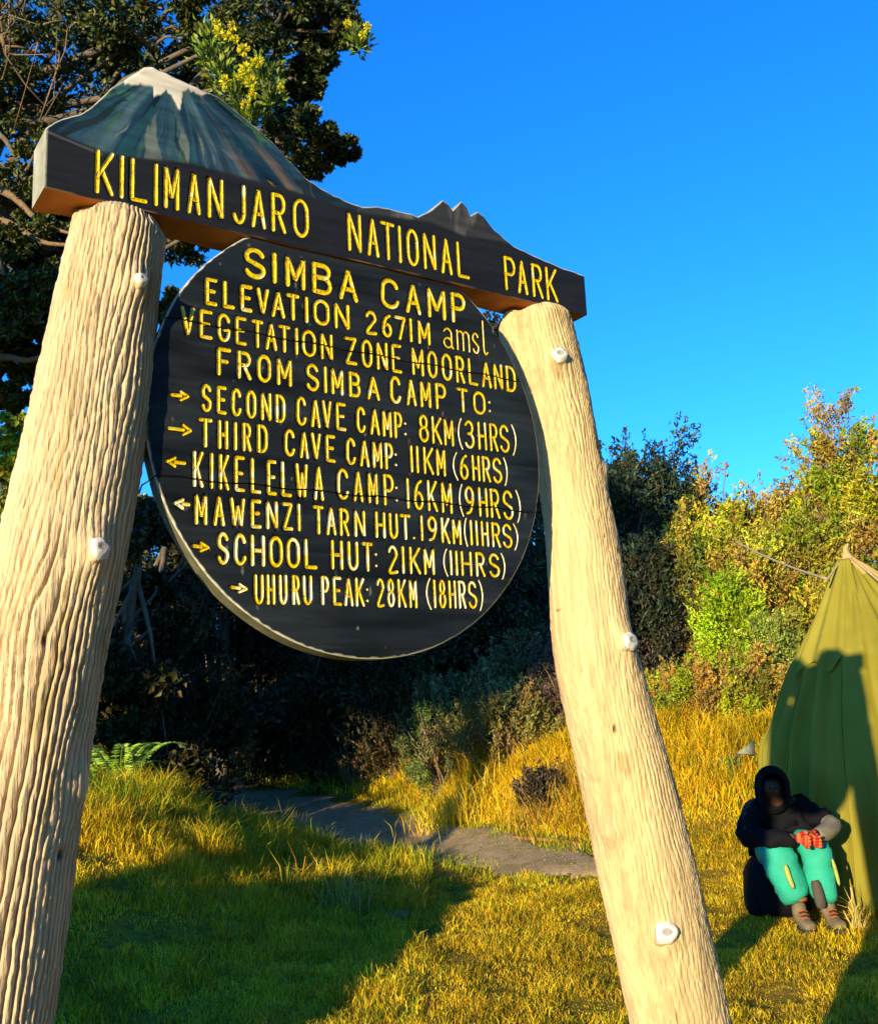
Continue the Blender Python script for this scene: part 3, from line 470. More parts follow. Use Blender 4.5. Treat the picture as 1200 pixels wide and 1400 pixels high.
# header board: front face a fine grid so the letters are really cut into it
TOPA = np.array(TOP); HB = 0.4205; HL, HR = -0.7143, 0.7026; HT = 0.10
HY = 0.0
header_letters = LETTERS[:3]
uu = np.linspace(HL, HR, 570)
top = np.interp(uu, TOPA[:, 0], TOPA[:, 1]) + 0.0015 * noise(uu * 60, 0, 0, 2)
NV = 96
vv = np.linspace(0, 1, NV)
def header_grid():
    U = np.repeat(uu[None, :], NV, 0); Vv = HB + (top[None, :] - HB) * vv[:, None]
    return U, Vv
board_holder = None
# header strokes are needed before the grid is sunk
tmpl = []
for w, L in header_letters:
    for a in L: tmpl.append((a, w))
header = D.objects.new('header_board', None)  # replaced below by the mesh object of the same name
D.objects.remove(header)
U, Vv = header_grid()
# painted picture
PEAK = (-0.45, 0.762); 
ang = np.arctan2(U - PEAK[0], -(Vv - PEAK[1]) + 0.02); rad = np.hypot(U - PEAK[0], Vv - PEAK[1])
streak = fbm(ang * 5.5 + 0.5 * fbm(rad * 7, ang * 2, 0, 21, 3), rad * 1.6, 0, 22, 4)
s2 = fbm(ang * 9 + rad * 3, rad * 3, 0, 31, 4)
black = np.array([0.014, 0.0155, 0.019])
col = np.zeros(U.shape + (3,)) + black
base_line = np.interp(U, [HL, -0.59, -0.42, -0.17, 0.0, 0.17, 0.21, 0.31, 0.42, 0.55, 0.70], [0.548, 0.527, 0.556, 0.556, 0.545, 0.566, 0.57, 0.556, 0.57, 0.558, 0.56])
inm = sstep(-0.004, 0.008, Vv - base_line)
mt = np.array([0.010, 0.042, 0.085]) + sstep(-0.1, 0.9, streak)[..., None] * np.array([0.06, 0.10, 0.095]) + sstep(.1,.8,fbm(ang*14+rad*4,rad*5,0,33,4))[...,None]*np.array([.02,.045,.06])
mt = mt + sstep(0.25, 0.95, s2)[..., None] * sstep(-0.5, -0.1, U)[..., None] * np.array([0.20, 0.10, 0.01]) * (U < 0.02)[..., None]
mt = mt * .85 * (1 - 0.7 * sstep(0.15, 0.8, -streak)[..., None]) + sstep(.5, 1, fbm(U * 22, Vv * 22, 0, 40, 3))[..., None] * np.array([.01, .05, .01])
mt2 = np.array([0.035, 0.038, 0.042]) + sstep(0, 1, fbm(U * 30, Vv * 9 - U * 8, 0, 51, 3))[..., None] * np.array([0.10, 0.09, 0.075])
mt = np.where((U > 0.0)[..., None], mt2, mt)
for (fq, th_, cc, sd_) in ((16, .35, (.015, .075, .10), 101), (22, .45, (.16, .19, .17), 102), (19, .5, (.01, .014, .018), 103), (26, .6, (.30, .16, .03), 104), (24, .62, (.05, .13, .03), 105)):
    st_ = sstep(th_, th_ + .12, fbm(ang * fq * .5 + .9 * fbm(rad * 9, ang * 3, 0, sd_ + 9, 3), rad * 5, 0, sd_, 3)) * (.75 if sd_ != 104 else sstep(-.42, -.25, U) * .8)
    mt = np.where((U < 0.0)[..., None], mt * (1 - st_[..., None]) + np.array(cc) * st_[..., None], mt)
col = col * (1 - inm[..., None]) + mt * inm[..., None]
SN = np.array(SNOW); snow_lo = np.interp(U, SN[:, 0], SN[:, 1] , left=9, right=9)
# the two tongues are sharper than a function of u allows; widen them with noise
snow = sstep(-0.003, 0.003, Vv - snow_lo + 0.004 * noise(U * 160, Vv * 60, 0, 60))
col = col * (1 - snow[..., None]) + np.array([0.72, 0.66, 0.55]) * snow[..., None]
# little pale marks: panel line and mountain foot
pl = sstep(0.0035, 0.0, np.abs(Vv - np.interp(U, [HL, -0.59], [0.543, 0.522]) )) * (U < -0.60)
col = col + pl[..., None] * 0.10
edge = np.maximum(sstep(0.004, 0.0015, (top[None, :] - Vv)), sstep(0.004, 0.001, U - HL))
col = col * (1 - edge[..., None]) + np.array([0.50, 0.47, 0.38]) * edge[..., None]
low = sstep(0.004, 0.0, Vv - HB) * sstep(-.2, .5, fbm(U * 14, 0, 0, 71, 3))
col = col * (1 - low[..., None] * 0.8) + np.array([0.30, 0.17, 0.06]) * low[..., None] * 0.8
for a, w in tmpl:
    for st in G[a[0]]:
        st = np.array(st, float)
        if a[0] in SMOOTH and len(st) > 3: st = smoothline(st, len(st) * 4)
        ww = w * 0.001; u0b, u1b = a[1] + ww, a[2] - ww
        if u1b - u0b < 0.002: mid = (a[1] + a[2]) / 2; u0b, u1b = mid - 0.001, mid + 0.001
        vb = a[3] + (a[4] - a[3]) * st[:, 0] + ww; vt = a[5] + (a[6] - a[5]) * st[:, 0] - ww
        STROKES[0].append((np.stack([u0b + (u1b - u0b) * st[:, 0], vb + (vt - vb) * st[:, 1]], 1), ww))
sd = stroke_sdf(U, Vv, STROKES[0])
dep = 0.0055 * (sd < 0.0004) + 0.0012 * inm * sstep(-.6, .6, streak) * (1 - snow) * (U < 0)
dep = dep + 0.003 * (1 - sstep(0, 0.006, top[None, :] - Vv)) + 0.0006 * fbm(U * 8, Vv * 30, 0, 81, 3)
V0 = np.stack([U, HY + dep, Vv + SZ], -1).reshape(-1, 3)
nu = len(uu); i = np.arange(NV - 1)[:, None] * nu + np.arange(nu - 1)[None, :]
F0 = np.stack([i, i + 1, i + nu + 1, i + nu], -1).reshape(-1, 4)
tint0 = col.reshape(-1, 3); fm0 = np.zeros(len(F0), int)
parts = [(V0, F0)]; fm = [fm0]; tn = [tint0]
def strip(a, b, mi):
    n = len(a); V = np.concatenate([a, b]); j = np.arange(n - 1)
    parts.append((V, np.stack([j, j + 1, j + 1 + n, j + n], 1))); fm.append(np.full(n - 1, mi)); tn.append(np.full((2 * n, 3), 0.4))
bk = np.array([0, HT, 0]); g3 = V0.reshape(NV, nu, 3)
def back(a): q = a.copy(); q[:, 1] = HT; return q
wob = 0.004 * noise(uu * 20, 3, 0, 12)
strip(back(g3[-1])[::1], g3[-1], 1) ; bb = back(g3[0]); bb[:, 2] += wob
strip(g3[0], bb, 2)
strip(back(g3[:, 0]), g3[:, 0], 1); strip(g3[:, -1], back(g3[:, -1]), 1)
strip(bb, back(g3[-1]), 3)
v, f = cat(parts)
header = mesh('header_board', v, f, [M['board'], M['edge'], M['rawwood'], M['backwood']], sign, tint=np.concatenate(tn), fmat=np.concatenate(fm))
STROKES[0] = []
for w, L in header_letters:
    for a in L: letter_obj(*a, w, 0, HY, header)

# round board: three planks with open joints
DY = 0.005; DR = 0.5053; DT = 0.056
for w, L in LETTERS[3:]:
    for a in L: letter_obj(*a, w, 1, DY, sign)
for (x0, z0, x1, z1, h) in ARROWS:
    a = np.array([x0, z0]); c = np.array([x1, z1]); d = (c - a) / np.linalg.norm(c - a); n_ = np.array([-d[1], d[0]])
    tip = c; neck = c - d * 0.017; ls = [np.array([a, neck]), np.array([neck + n_ * h * .8, tip - d * 0.002]), np.array([neck - n_ * h * .8, tip - d * 0.002])]
    pr = []
    for k, l in enumerate(ls):
        wv = 0.0036 if k == 0 else 0.0033
        STROKES[1].append((l, wv)); pr.append(ribbon(l, wv, DY))
    v, f = cat(pr); v[:, 2] += SZ
    mesh('arrow', v, f, M['yellow'], sign, smooth=True)
def plank(v0, v1):
    lo, hi = v0, v1
    nr_ = max(8, int((hi - lo) / 0.0026)); tt = np.linspace(0, 1, nr_)
    if lo < -DR + 0.01: tt = 1 - np.cos(tt * math.pi / 2)
    vs = lo + (hi - lo) * tt
    nc = 400
    ch = np.sqrt(np.clip(DR ** 2 - vs ** 2, 1e-7, None)); ch = ch * (1 + 0.002 * noise(vs * 25, 0, 0, 15))
    U = ch[:, None] * np.sin(np.linspace(-1, 1, nc) * math.pi / 2 * 0.999)[None, :] * 0.3 + ch[:, None] * np.linspace(-1, 1, nc)[None, :] * 0.7
    wl = 0.002 * np.sin(U * 40)
    Vv = vs[:, None] + wl * np.where(np.abs(vs[:, None]) > DR - .01, 0, 1) * 1.0
    if lo < -DR + .01: Vv = vs[:, None] + wl * tt[:, None]
    sd = stroke_sdf(U, Vv, STROKES[1])
    rim = DR - np.hypot(U, Vv)
    dep = 0.0055 * (sd < 0.0004) + 0.004 * (1 - sstep(0, 0.005, rim)) + 0.0006 * fbm(U * 6, Vv * 26, 0, 82 + int(v0 * 10), 3)
    dep = dep + 0.0015 * (1 - sstep(0, 0.005, np.minimum(Vv - vs[0] if lo > -DR + .01 else 1, vs[-1] - Vv)))
    bn = fbm(U * 4, Vv * 22, 0, 92, 5)
    col = np.array([0.013, 0.016, 0.019]) * (1 + 0.6 * bn[..., None]) + sstep(-.2, 1, fbm(U * 2.5, Vv * 2.5, 0, 94, 3))[..., None] * np.array([.002, .006, .008]) + sstep(.7, 1.3, fbm(U * 3, Vv * 60, 0, 95, 4))[..., None] * 0.012
    sc = sstep(1.15, 1.5, fbm(U * 60, Vv * 25, 0, 97, 4)); col = col + sc[..., None] * np.array([.16, .15, .12])
    e = sstep(0.0042, 0.002, rim + 0.0015 * noise(U * 90, Vv * 90, 0, 98)); col = col * (1 - e[..., None]) + np.array([.52, .50, .40]) * e[..., None]
    V0 = np.stack([U, DY + dep, Vv + SZ], -1).reshape(-1, 3)
    i = np.arange(nr_ - 1)[:, None] * nc + np.arange(nc - 1)[None, :]
    F0 = np.stack([i, i + 1, i + nc + 1, i + nc], -1).reshape(-1, 4)
    parts = [(V0, F0)]; fm = [np.zeros(len(F0), int)]; tn = [col.reshape(-1, 3)]
    g = V0.reshape(nr_, nc, 3)
    def bk(a): q = a.copy(); q[:, 1] = DY + DT; q[:, [0]] *= 0.985; return q
    def st(a, b, mi):
        n = len(a); j = np.arange(n - 1)
        parts.append((np.concatenate([a, b]), np.stack([j, j + 1, j + 1 + n, j + n], 1))); fm.append(np.full(n - 1, mi)); tn.append(np.full((2 * n, 3), .3))
    st(bk(g[:, 0]), g[:, 0], 1); st(g[:, -1], bk(g[:, -1]), 1); st(g[0], bk(g[0]), 2); st(bk(g[-1]), g[-1], 2)
    st(bk(g[:, -1]), bk(g[:, 0]), 2)
    v, f = cat(parts)
    return mesh('plank', v, f, [M['board'], M['discedge'], M['backwood']], sign, tint=np.concatenate(tn), fmat=np.concatenate(fm))
plank(CRACKS[1] + HALF, 0.4185); plank(CRACKS[0] + HALF, CRACKS[1] - HALF); plank(-DR + 1e-4, CRACKS[0] - HALF)
# battens on the back that hold the planks
for u in (-0.22, 0.24):
    v, f = cat([(np.array([(u + sx * .04, DY + DT + .001 + yy * .03, SZ + zz) for zz in (-.40, .40) for yy in (0, 1) for sx in (-1, 1)]),
                 [np.array([(0, 1, 3, 2), (4, 6, 7, 5), (0, 4, 5, 1), (2, 3, 7, 6), (0, 2, 6, 4), (1, 5, 7, 3)])])])
    mesh('batten', v, f, M['backwood'], sign)

# posts: cast bark with deep wavy ridges
NICKS = []
def post(pts, zbot, ubot, ridge, amp, fine, bulges, seed, base_col):
    p = sorted([(z, u, r) for u, z, r in pts])
    zs = [zbot] + [q[0] for q in p]; us = [ubot] + [q[1] for q in p]; rs = [p[0][2] * 1.06] + [q[2] for q in p]
    ztop = 2.5975; NZ = 480; NA = 460
    zz = np.linspace(zbot, ztop, NZ)
    k = np.ones(9) / 9
    def sm(a):
        a = np.interp(zz, zs, a); q = np.convolve(np.pad(a, 12, 'edge'), np.ones(25) / 25, 'valid'); return q
    cu = sm(us); rr = sm(rs)
    cu = cu + 0.0; rr = rr * (1 - 0.0)
    th = np.linspace(0, 2 * math.pi, NA, endpoint=False)
    TH, ZZ = np.meshgrid(th, zz); R = np.repeat(rr[:, None], NA, 1)
    a = TH * 0.11
    warp = 0.016 * fbm(ZZ * 2.3, np.cos(TH) * 1.1, np.sin(TH) * 1.1, seed, 3) + 0.0045 * fbm(ZZ * 10, np.cos(TH) * 2.2, np.sin(TH) * 2.2, seed + 5, 4)
    nr_ = int(round(2 * math.pi * 0.11 / ridge))
    ph = nr_ * (TH + warp / 0.11) / 2
    fr = (ph / math.pi) % 1.0; rid = 1 - np.exp(-((np.minimum(fr, 1 - fr)) / 0.125) ** 2); rid = rid * (1 - .25 * sstep(.2, 1, fr))
    damp = 0.35 + 0.65 * sstep(-.5, .5, fbm(ZZ * 3, np.cos(TH) * 1.6, np.sin(TH) * 1.6, seed + 9, 2))
    disp = amp * (rid - 0.75) * damp
    disp = disp + fine * fbm(ZZ * 55, np.cos(TH) * 9, np.sin(TH) * 9, seed + 13, 4) + 0.003 * fbm(ZZ * 4, np.cos(TH) * 1.3, np.sin(TH) * 1.3, seed + 17, 2)
    for (bu, bz, ang, h, s, sz) in bulges:
        cz = np.interp(bz, zz, cu)
        da = (TH - ang + math.pi) % (2 * math.pi) - math.pi
        g = np.exp(-((da * R / s) ** 2 + ((ZZ - bz) / sz) ** 2)); disp = disp * (1 - 0.6 * g) + h * g
    tpr = 1 - 0.16 * sstep(0.03, 0.0, ztop - ZZ) 
    Rd = (R + disp) * tpr
    dth = np.cos(TH) * Rd; dn = np.sin(TH) * Rd
    slope = np.gradient(cu, zz)[:, None]
    V = np.stack([cu[:, None] + dth, 0.06 + dn, ZZ - slope * dth * 0.9 + 0.012 * noise(np.cos(TH) * 2, np.sin(TH) * 2, 0, seed) * sstep(.1, 0, ztop - ZZ)], -1)
    V[..., 2] = np.minimum(V[..., 2], 2.5975 + SZ * 0)
    V = V.reshape(-1, 3)
    cavity = np.clip(0.86 + 0.24 * (rid - .4) * damp, 0.5, 1.15)
    tone = 1 + 0.12 * fbm(ZZ * 3, np.cos(TH) * 2, np.sin(TH) * 2, seed + 30, 4)
    tint = np.array(base_col) * tone[..., None]
    stain = sstep(.55, 1.1, fbm(ZZ * 7, np.cos(TH) * 4, np.sin(TH) * 4, seed + 33, 4))[..., None]
    tint = tint * (1 - stain) + np.array([.50, .36, .16]) * stain
    V3 = V.reshape(NZ, NA, 3); front = V3[..., 1] < .07
    for (nu_, nz_, su, sz_) in NICKS:
        g = np.exp(-(((V3[..., 0] - nu_) / su) ** 2 + ((V3[..., 2] - nz_ - .15 * (V3[..., 0] - nu_)) / sz_) ** 2) ** 2) * front
        tint = tint * (1 - .85 * g[..., None]); V3[..., 1] += .006 * g
    i = np.arange(NZ - 1)[:, None] * NA; j = np.arange(NA)[None, :]; j2 = (j + 1) % NA
    F = np.stack([i + j, i + j2, i + NA + j2, i + NA + j], -1).reshape(-1, 4)
    V = np.concatenate([V, [[cu[-1], .06, ztop + 0.002]]]); T = np.stack([np.full(NA, NZ * NA), (NZ - 1) * NA + j[0], (NZ - 1) * NA + j2[0]], 1)
    tint = np.concatenate([tint.reshape(-1, 3), [[.5, .4, .3]]])
    po = mesh('post', V, [F, T], M['post'], sign, smooth=True, tint=tint)
    return po, zz, cu, rr
def knot(par, u, z, ang, zz, cu, rr, sz, white=True, tilt=0.25, stick=0.03):
    c = np.interp(z, zz, cu); r = np.interp(z, zz, rr)
    d = np.array([math.cos(ang), math.sin(ang), tilt]); d /= np.linalg.norm(d)
    b0 = np.array([c + math.cos(ang) * r * .8, .06 + math.sin(ang) * r * .8, z - 0.01])
    ax = np.cross(d, [0, 0, 1]); ax /= np.linalg.norm(ax); up = np.cross(ax, d)
    n = 26; th = np.arange(n) * 2 * math.pi / n; V = []
    prof = [(0, 1.4), (.2 * r, 1.25), (.25 * r + stick * .7, 1.05), (.25 * r + stick, 1.0), (.25 * r + stick + .003, .88), (.25 * r + stick + 0.0045, .5), (.25 * r + stick + 0.004, .28), (.25 * r + stick + 0.0025, .01)]
    for k, (l, s) in enumerate(prof):
        q = sz * s * (1 + 0.22 * noise(np.cos(th) * 1.7 + u * 9, np.sin(th) * 1.7, k * .3, 44) + 0.05 * noise(np.cos(th) * 6, np.sin(th) * 6, k, 45))
        V.append(b0 + d * l + (np.cos(th) * q)[:, None] * ax + (np.sin(th) * q * (1.15 if k < 3 else .85))[:, None] * up)
    V = np.concatenate(V); m_ = len(prof); i = np.arange(m_ - 1)[:, None] * n; j = np.arange(n)[None, :]; j2 = (j + 1) % n
    F = np.stack([i + j, i + j2, i + n + j2, i + n + j], -1).reshape(-1, 4)
    fm = np.repeat((np.arange(m_ - 1) >= 2).astype(int) + (np.arange(m_ - 1) >= m_ - 3), n) if white else np.zeros(len(F), int)
    return mesh('knot', V, F, [M['post'], M['knotwhite'], M['knotgrey']], par, smooth=True, tint=np.tile([.62, .46, .25], (len(V), 1)), fmat=fm)
def ang_at(u, z, zz, cu, rr):
    c = np.interp(z, zz, cu); r = np.interp(z, zz, rr); s = np.clip((u - c) / (r * 1.05), -.96, .96); return -math.acos(s)
cream = (0.65, 0.475, 0.27)
LPOST = [(u - d, z, r - d) for (u, z, r), d in zip(LPOST, [0, 0, 0, .002, .007, .008, .005, .002])]
LB = [(-.54, 2.417), (-.616, 1.866), (-.616, 1.456)]
RB = [(.56, 2.449), (.699, 1.714), (.757, 1.02), (.61, 1.41), (.545, 1.27), (.72, 2.16)]
def bul(lst, pts, hs):
    p = sorted([(z, u, r) for u, z, r in pts]); out = []
    for (u, z), (h, s, sz) in zip(lst, hs):
        c = np.interp(z, [q[0] for q in p], [q[1] for q in p]); r = np.interp(z, [q[0] for q in p], [q[2] for q in p])
        out.append((u, z, -math.acos(np.clip((u - c) / (r * 1.05), -.97, .97)) % (2 * math.pi), h, s, sz))
    return out
NICKS[:] = [(-.728, 2.175, .009, .004), (-.70, 1.70, .004, .012), (-.66, 1.33, .006, .010)]
bl = bul(LB, LPOST, [(.017, .030, .04), (.020, .036, .05), (.012, .025, .04)])
pl_, zz, cu, rr = post(LPOST, -0.15, -0.99, 0.0130, 0.0105, 0.0018, bl, 100, cream)
knot(pl_, *LB[0], bl[0][2], zz, cu, rr, .014, stick=.022); knot(pl_, *LB[1], bl[1][2], zz, cu, rr, .020, stick=.022)
NICKS[:] = [(.565, 2.24, .016, .0022), (.575, 1.80, .007, .0032), (.66, 1.50, .004, .012), (.62, 2.30, .003, .004), (.67, 1.98, .003, .004), (.80, 1.10, .003, .009)]
br = bul(RB, RPOST, [(.016, .030, .04), (.015, .034, .05), (.013, .034, .045), (.005, .02, .015), (.018, .025, .035), (.010, .02, .025)])
pr_, zz, cu, rr = post(RPOST, -0.05, 1.06, 0.0105, 0.0046, 0.0014, br, 200, (0.66, 0.475, 0.23))
knot(pr_, *RB[0], br[0][2], zz, cu, rr, .021, stick=.014); knot(pr_, *RB[1], br[1][2], zz, cu, rr, .023, stick=.014); knot(pr_, *RB[2], br[2][2], zz, cu, rr, .024, stick=.014)

# ------------------------------------------------------------------ vegetation helpers
def leaves(centres, dirs, L, Wd, tint, fold=0.25):
    """one folded leaf (4 triangles' worth of outline: 2 quads halves as 2 tris each) per centre; arrays in, (v,f,tint) out"""
    n = len(centres); d = dirs / (np.linalg.norm(dirs, axis=1)[:, None] + 1e-9)
    r = rng.normal(size=(n, 3)); s = np.cross(d, r); s /= np.linalg.norm(s, axis=1)[:, None] + 1e-9; u = np.cross(s, d)
    L = np.broadcast_to(L, (n,))[:, None]; Wd = np.broadcast_to(Wd, (n,))[:, None]
    base = centres - d * L * .5; tip = centres + d * L * .5 - u * L * fold * .4
    l = centres + s * Wd * .5 + u * Wd * fold; r_ = centres - s * Wd * .5 + u * Wd * fold
    V = np.stack([base, l, tip, r_], 1).reshape(-1, 3)
    i = np.arange(n)[:, None] * 4; F = np.concatenate([i + np.array([[0, 1, 2]]), i + np.array([[0, 2, 3]])])
    return V, F, np.repeat(np.asarray(tint), 4, 0)
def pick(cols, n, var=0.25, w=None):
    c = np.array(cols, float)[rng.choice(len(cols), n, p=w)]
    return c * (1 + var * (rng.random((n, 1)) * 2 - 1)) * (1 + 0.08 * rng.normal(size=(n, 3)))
def branchset(base, targets, r0, bend=0.15, seed=0, up=0.35):
    parts = []
    for k, tpos in enumerate(targets):
        tpos = np.asarray(tpos, float); mid = base + (tpos - base) * .5 + np.array([0, 0, up * np.linalg.norm(tpos - base) * .25]) + rng.normal(size=3) * bend * .5
        q1 = base + (tpos - base) * .25 + rng.normal(size=3) * bend * .25
        pts = smoothline([base, q1, mid, tpos], 9)
        parts.append(tube(pts, np.linspace(r0, r0 * .18, 9), 6))
    return parts
def tree(name, label, category, base, trunk_top, clumps, leaf, colours, nper, group=None, trunk_r=0.12, bark='bark', spread=0.62, wts=None, flat=0.75, kindup=0.0, subr=1.0, subc=9):
    """clumps: (centre, radius). every clump is a bunch of sub-clumps of single leaves round a branch end"""
    root = empty(name, base); tag(root, label, category, group)
    base = np.asarray(base, float); tt = np.asarray(trunk_top, float)
    tr = smoothline([base - [0, 0, .15], base + (tt - base) * .35 + rng.normal(size=3) * .06, base + (tt - base) * .7 + rng.normal(size=3) * .08, tt], 14)
    rad = np.linspace(trunk_r, trunk_r * .4, 14); rad[0] *= 1.5; rad[1] *= 1.15
    v, f = cat([tube(tr, rad, 10)]); mesh('trunk', v - base, f, M[bark], root, smooth=True)
    bp = []; C = []; Dv = []
    for c, r in clumps:
        c = np.asarray(c, float); s = tr[min(13, int(rng.integers(6, 14)))]
        bp += branchset(s, [c], trunk_r * .35, 0.2)
        for q in range(subc):
            off = rng.normal(size=3); off /= np.linalg.norm(off); off *= r * spread * rng.random() ** .4; off[2] *= flat
            sc = c + off; rr_ = r * subr * (0.28 + .25 * rng.random())
            if q % 2 == 0: bp += branchset(c - [0, 0, r * .2], [sc], trunk_r * .12 + .004, .05)
            k = int(nper * (0.6 + .8 * rng.random()) / subc)
            o = rng.normal(size=(k, 3)); o /= np.linalg.norm(o, axis=1)[:, None]; o *= (rr_ * rng.random(k) ** .45)[:, None]; o[:, 2] *= flat
            C.append(sc + o); Dv.append(o / rr_ + rng.normal(size=(k, 3)) * .6 + [0, 0, kindup])
    C = np.concatenate(C); Dv = np.concatenate(Dv); n = len(C)
    L = leaf * (0.7 + .6 * rng.random(n))
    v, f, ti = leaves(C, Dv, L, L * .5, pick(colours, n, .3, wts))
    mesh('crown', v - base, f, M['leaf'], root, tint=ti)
    v, f = cat(bp); mesh('branches', v - base, f, M[bark], root, smooth=True)
    return root
def heath(name, label, category, base, height, rx, ry, nsprig, colours, leaf=0.035, group=None, slen=0.32, wts=None, lean=(0, 0), stemcol='twig', per=34, shape=0.75, core=0.35, ragged=.3):
    """shrub of upright feathery sprigs (giant heather and the like) on thin stems"""
    root = empty(name, base); tag(root, label, category, group); base = np.asarray(base, float)
    n = nsprig; th = rng.random(n) * 2 * math.pi; hh = rng.random(n) ** .7; rr_ = rng.random(n) ** core
    env = np.sqrt(np.clip(1 - ((hh - .45) / .6) ** 2, .05, 1)) ; env = env * (1 + ragged * noise(th * 1.3, hh * 4, 0, int(abs(base[0] * 100)) % 97))
    c = np.stack([np.cos(th) * rr_ * rx * env, np.sin(th) * rr_ * ry * env, hh * height * (1 + .12 * rng.normal(size=n) * (hh > .7))], 1)
    c[:, 0] += lean[0] * hh; c[:, 1] += lean[1] * hh
    d = np.stack([np.cos(th) * rr_ * .6, np.sin(th) * rr_ * .6, np.full(n, .9)], 1) + rng.normal(size=(n, 3)) * .3
    d /= np.linalg.norm(d, axis=1)[:, None]
    ncl = max(6, n // 14); cc = c[rng.choice(n, ncl, replace=False)]; near = ((c[:, None, :] - cc[None]) ** 2).sum(2).argmin(1)
    c = c + (cc[near] - c) * (.42 * rng.random((n, 1)) + .12); ccol = pick(colours, ncl, .3, wts)
    sc = np.where(rng.random((n, 1)) < .72, ccol[near], pick(colours, n, .25, wts)) * (1 + .12 * rng.normal(size=(n, 1)))
    k = per; tpos = rng.random((n, k)); ls = slen * (.6 + .8 * rng.random((n, 1)))
    wd = rng.normal(size=(n, k, 3)) * (0.16 * slen * (1.15 - tpos))[..., None]
    C = c[:, None, :] + d[:, None, :] * ((tpos - .5) * ls)[..., None] + wd
    Dv = d[:, None, :] + rng.normal(size=(n, k, 3)) * .7
    L = leaf * (.6 + .8 * rng.random(n * k))
    v, f, ti = leaves(C.reshape(-1, 3), Dv.reshape(-1, 3), L, L * .38, np.repeat(sc, k, 0) * (1 + .15 * rng.normal(size=(n * k, 1))))
    mesh('foliage', v, f, M['leaf'], root, tint=np.clip(ti, .002, 1))
    sel = rng.choice(n, min(n, 26), replace=False); bp = []
    for q in sel: bp += [tube(smoothline([np.array([rng.normal() * .05, rng.normal() * .05, -.08]), c[q] * [.35, .35, .45], c[q] * [.8, .8, .85], c[q] + d[q] * .1], 8), np.linspace(.018, .004, 8), 5)]
    v, f = cat(bp); mesh('stems', v, f, M[stemcol], root, smooth=True)
    return root

DK = [(0.018, 0.032, 0.009), (0.028, 0.042, 0.012), (0.05, 0.06, 0.015), (0.07, 0.055, 0.02)]
# ---- big broadleaf tree upper left
bx = P(-70, 1000, 9.6); bx[2] = gz(bx[0], bx[1])
big_cl = []
for (px, py, y, r) in [(20, 40, 9, .62), (110, 20, 9.6, .6), (200, 45, 9.2, .6), (290, 30, 9.6, .55), (370, 30, 9.0, .5), (440, 15, 9.3, .38), (478, 45, 9.1, .17),
                       (60, 130, 9.4, .6), (160, 120, 9.9, .6), (260, 110, 9.7, .55), (345, 110, 9.0, .5), (410, 105, 9.3, .32), (440, 70, 9.5, .3),
                       (380, 180, 9.3, .42), (435, 195, 9.0, .27), (468, 205, 9.2, .16), (430, 228, 9.1, .16), (330, 200, 9.8, .42), (250, 200, 9.9, .5), (150, 210, 9.5, .45), (30, 230, 9.2, .5),
                       (60, 330, 9.3, .40), (20, 420, 9.0, .34), (90, 300, 9.8, .3), (240, 330, 9.6, .32), (300, 300, 9.4, .34), (40, 500, 9.5, .26), (90, 430, 9.8, .22), (230, 420, 9.7, .22), (10, 350, 9.2, .34), (62, 470, 9.4, .24), (100, 520, 9.8, .2), (15, 545, 9.6, .2), (110, 380, 9.9, .2), (50, 395, 9.0, .26), (80, 250, 9.4, .4), (120, 270, 9.8, .3), (-60, 100, 9, .7), (-80, 300, 9.3, .7), (-60, 460, 9, .6),
                       (-150, -60, 9.5, .9), (100, -70, 9.4, .8), (300, -70, 9.2, .7), (430, -60, 9.2, .5)]:
    big_cl.append((P(px, py, y), r))
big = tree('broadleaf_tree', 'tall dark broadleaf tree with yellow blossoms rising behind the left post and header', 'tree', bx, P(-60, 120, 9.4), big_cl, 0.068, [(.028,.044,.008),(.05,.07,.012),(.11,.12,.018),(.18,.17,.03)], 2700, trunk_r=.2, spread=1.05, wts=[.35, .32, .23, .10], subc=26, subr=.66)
def blob(c, r, seed, n=7):
    th = np.linspace(0, 2 * math.pi, 10, endpoint=False); ph = np.linspace(-1.5, 1.5, n)
    V = np.array([(math.cos(a) * math.cos(b), math.sin(a) * math.cos(b), math.sin(b)) for b in ph for a in th])
    V = V * (1 + .28 * noise(V[:, 0] * 3 + seed, V[:, 1] * 3, V[:, 2] * 3, 5)[:, None]) * r + c
    i = np.arange(n - 1)[:, None] * 10; j = np.arange(10)[None, :]; j2 = (j + 1) % 10
    return V, [np.stack([i + j, i + j2, i + 10 + j2, i + 10 + j], -1).reshape(-1, 4)]
M['flower'] = mat_leaf('yellow_blossom', .6, .3)
bbase = np.array(bx)
for k, (px, py, r) in enumerate([(300, 45, .045), (318, 36, .035), (333, 68, .045), (352, 84, .045), (336, 95, .05), (343, 112, .05), (308, 112, .045), (328, 104, .03), (346, 128, .035), (336, 143, .035), (297, 32, .03), (312, 50, .035), (322, 54, .03), (496, 48, .03), (502, 36, .03), (384, 118, .025), (475, 33, .03)]):
    o = rng.normal(size=(46, 3)); o /= np.linalg.norm(o, axis=1)[:, None]
    v, f, ti = leaves(P(px, py, 7.8) + o * r * .9, o, r * 1.05, r * .6, pick([(.80, .72, .02), (.70, .55, .02), (.5, .6, .03)], 46, .2, [.6, .25, .15]))
    mesh('blossom', v - bbase, f, M['flower'], big, tint=ti)
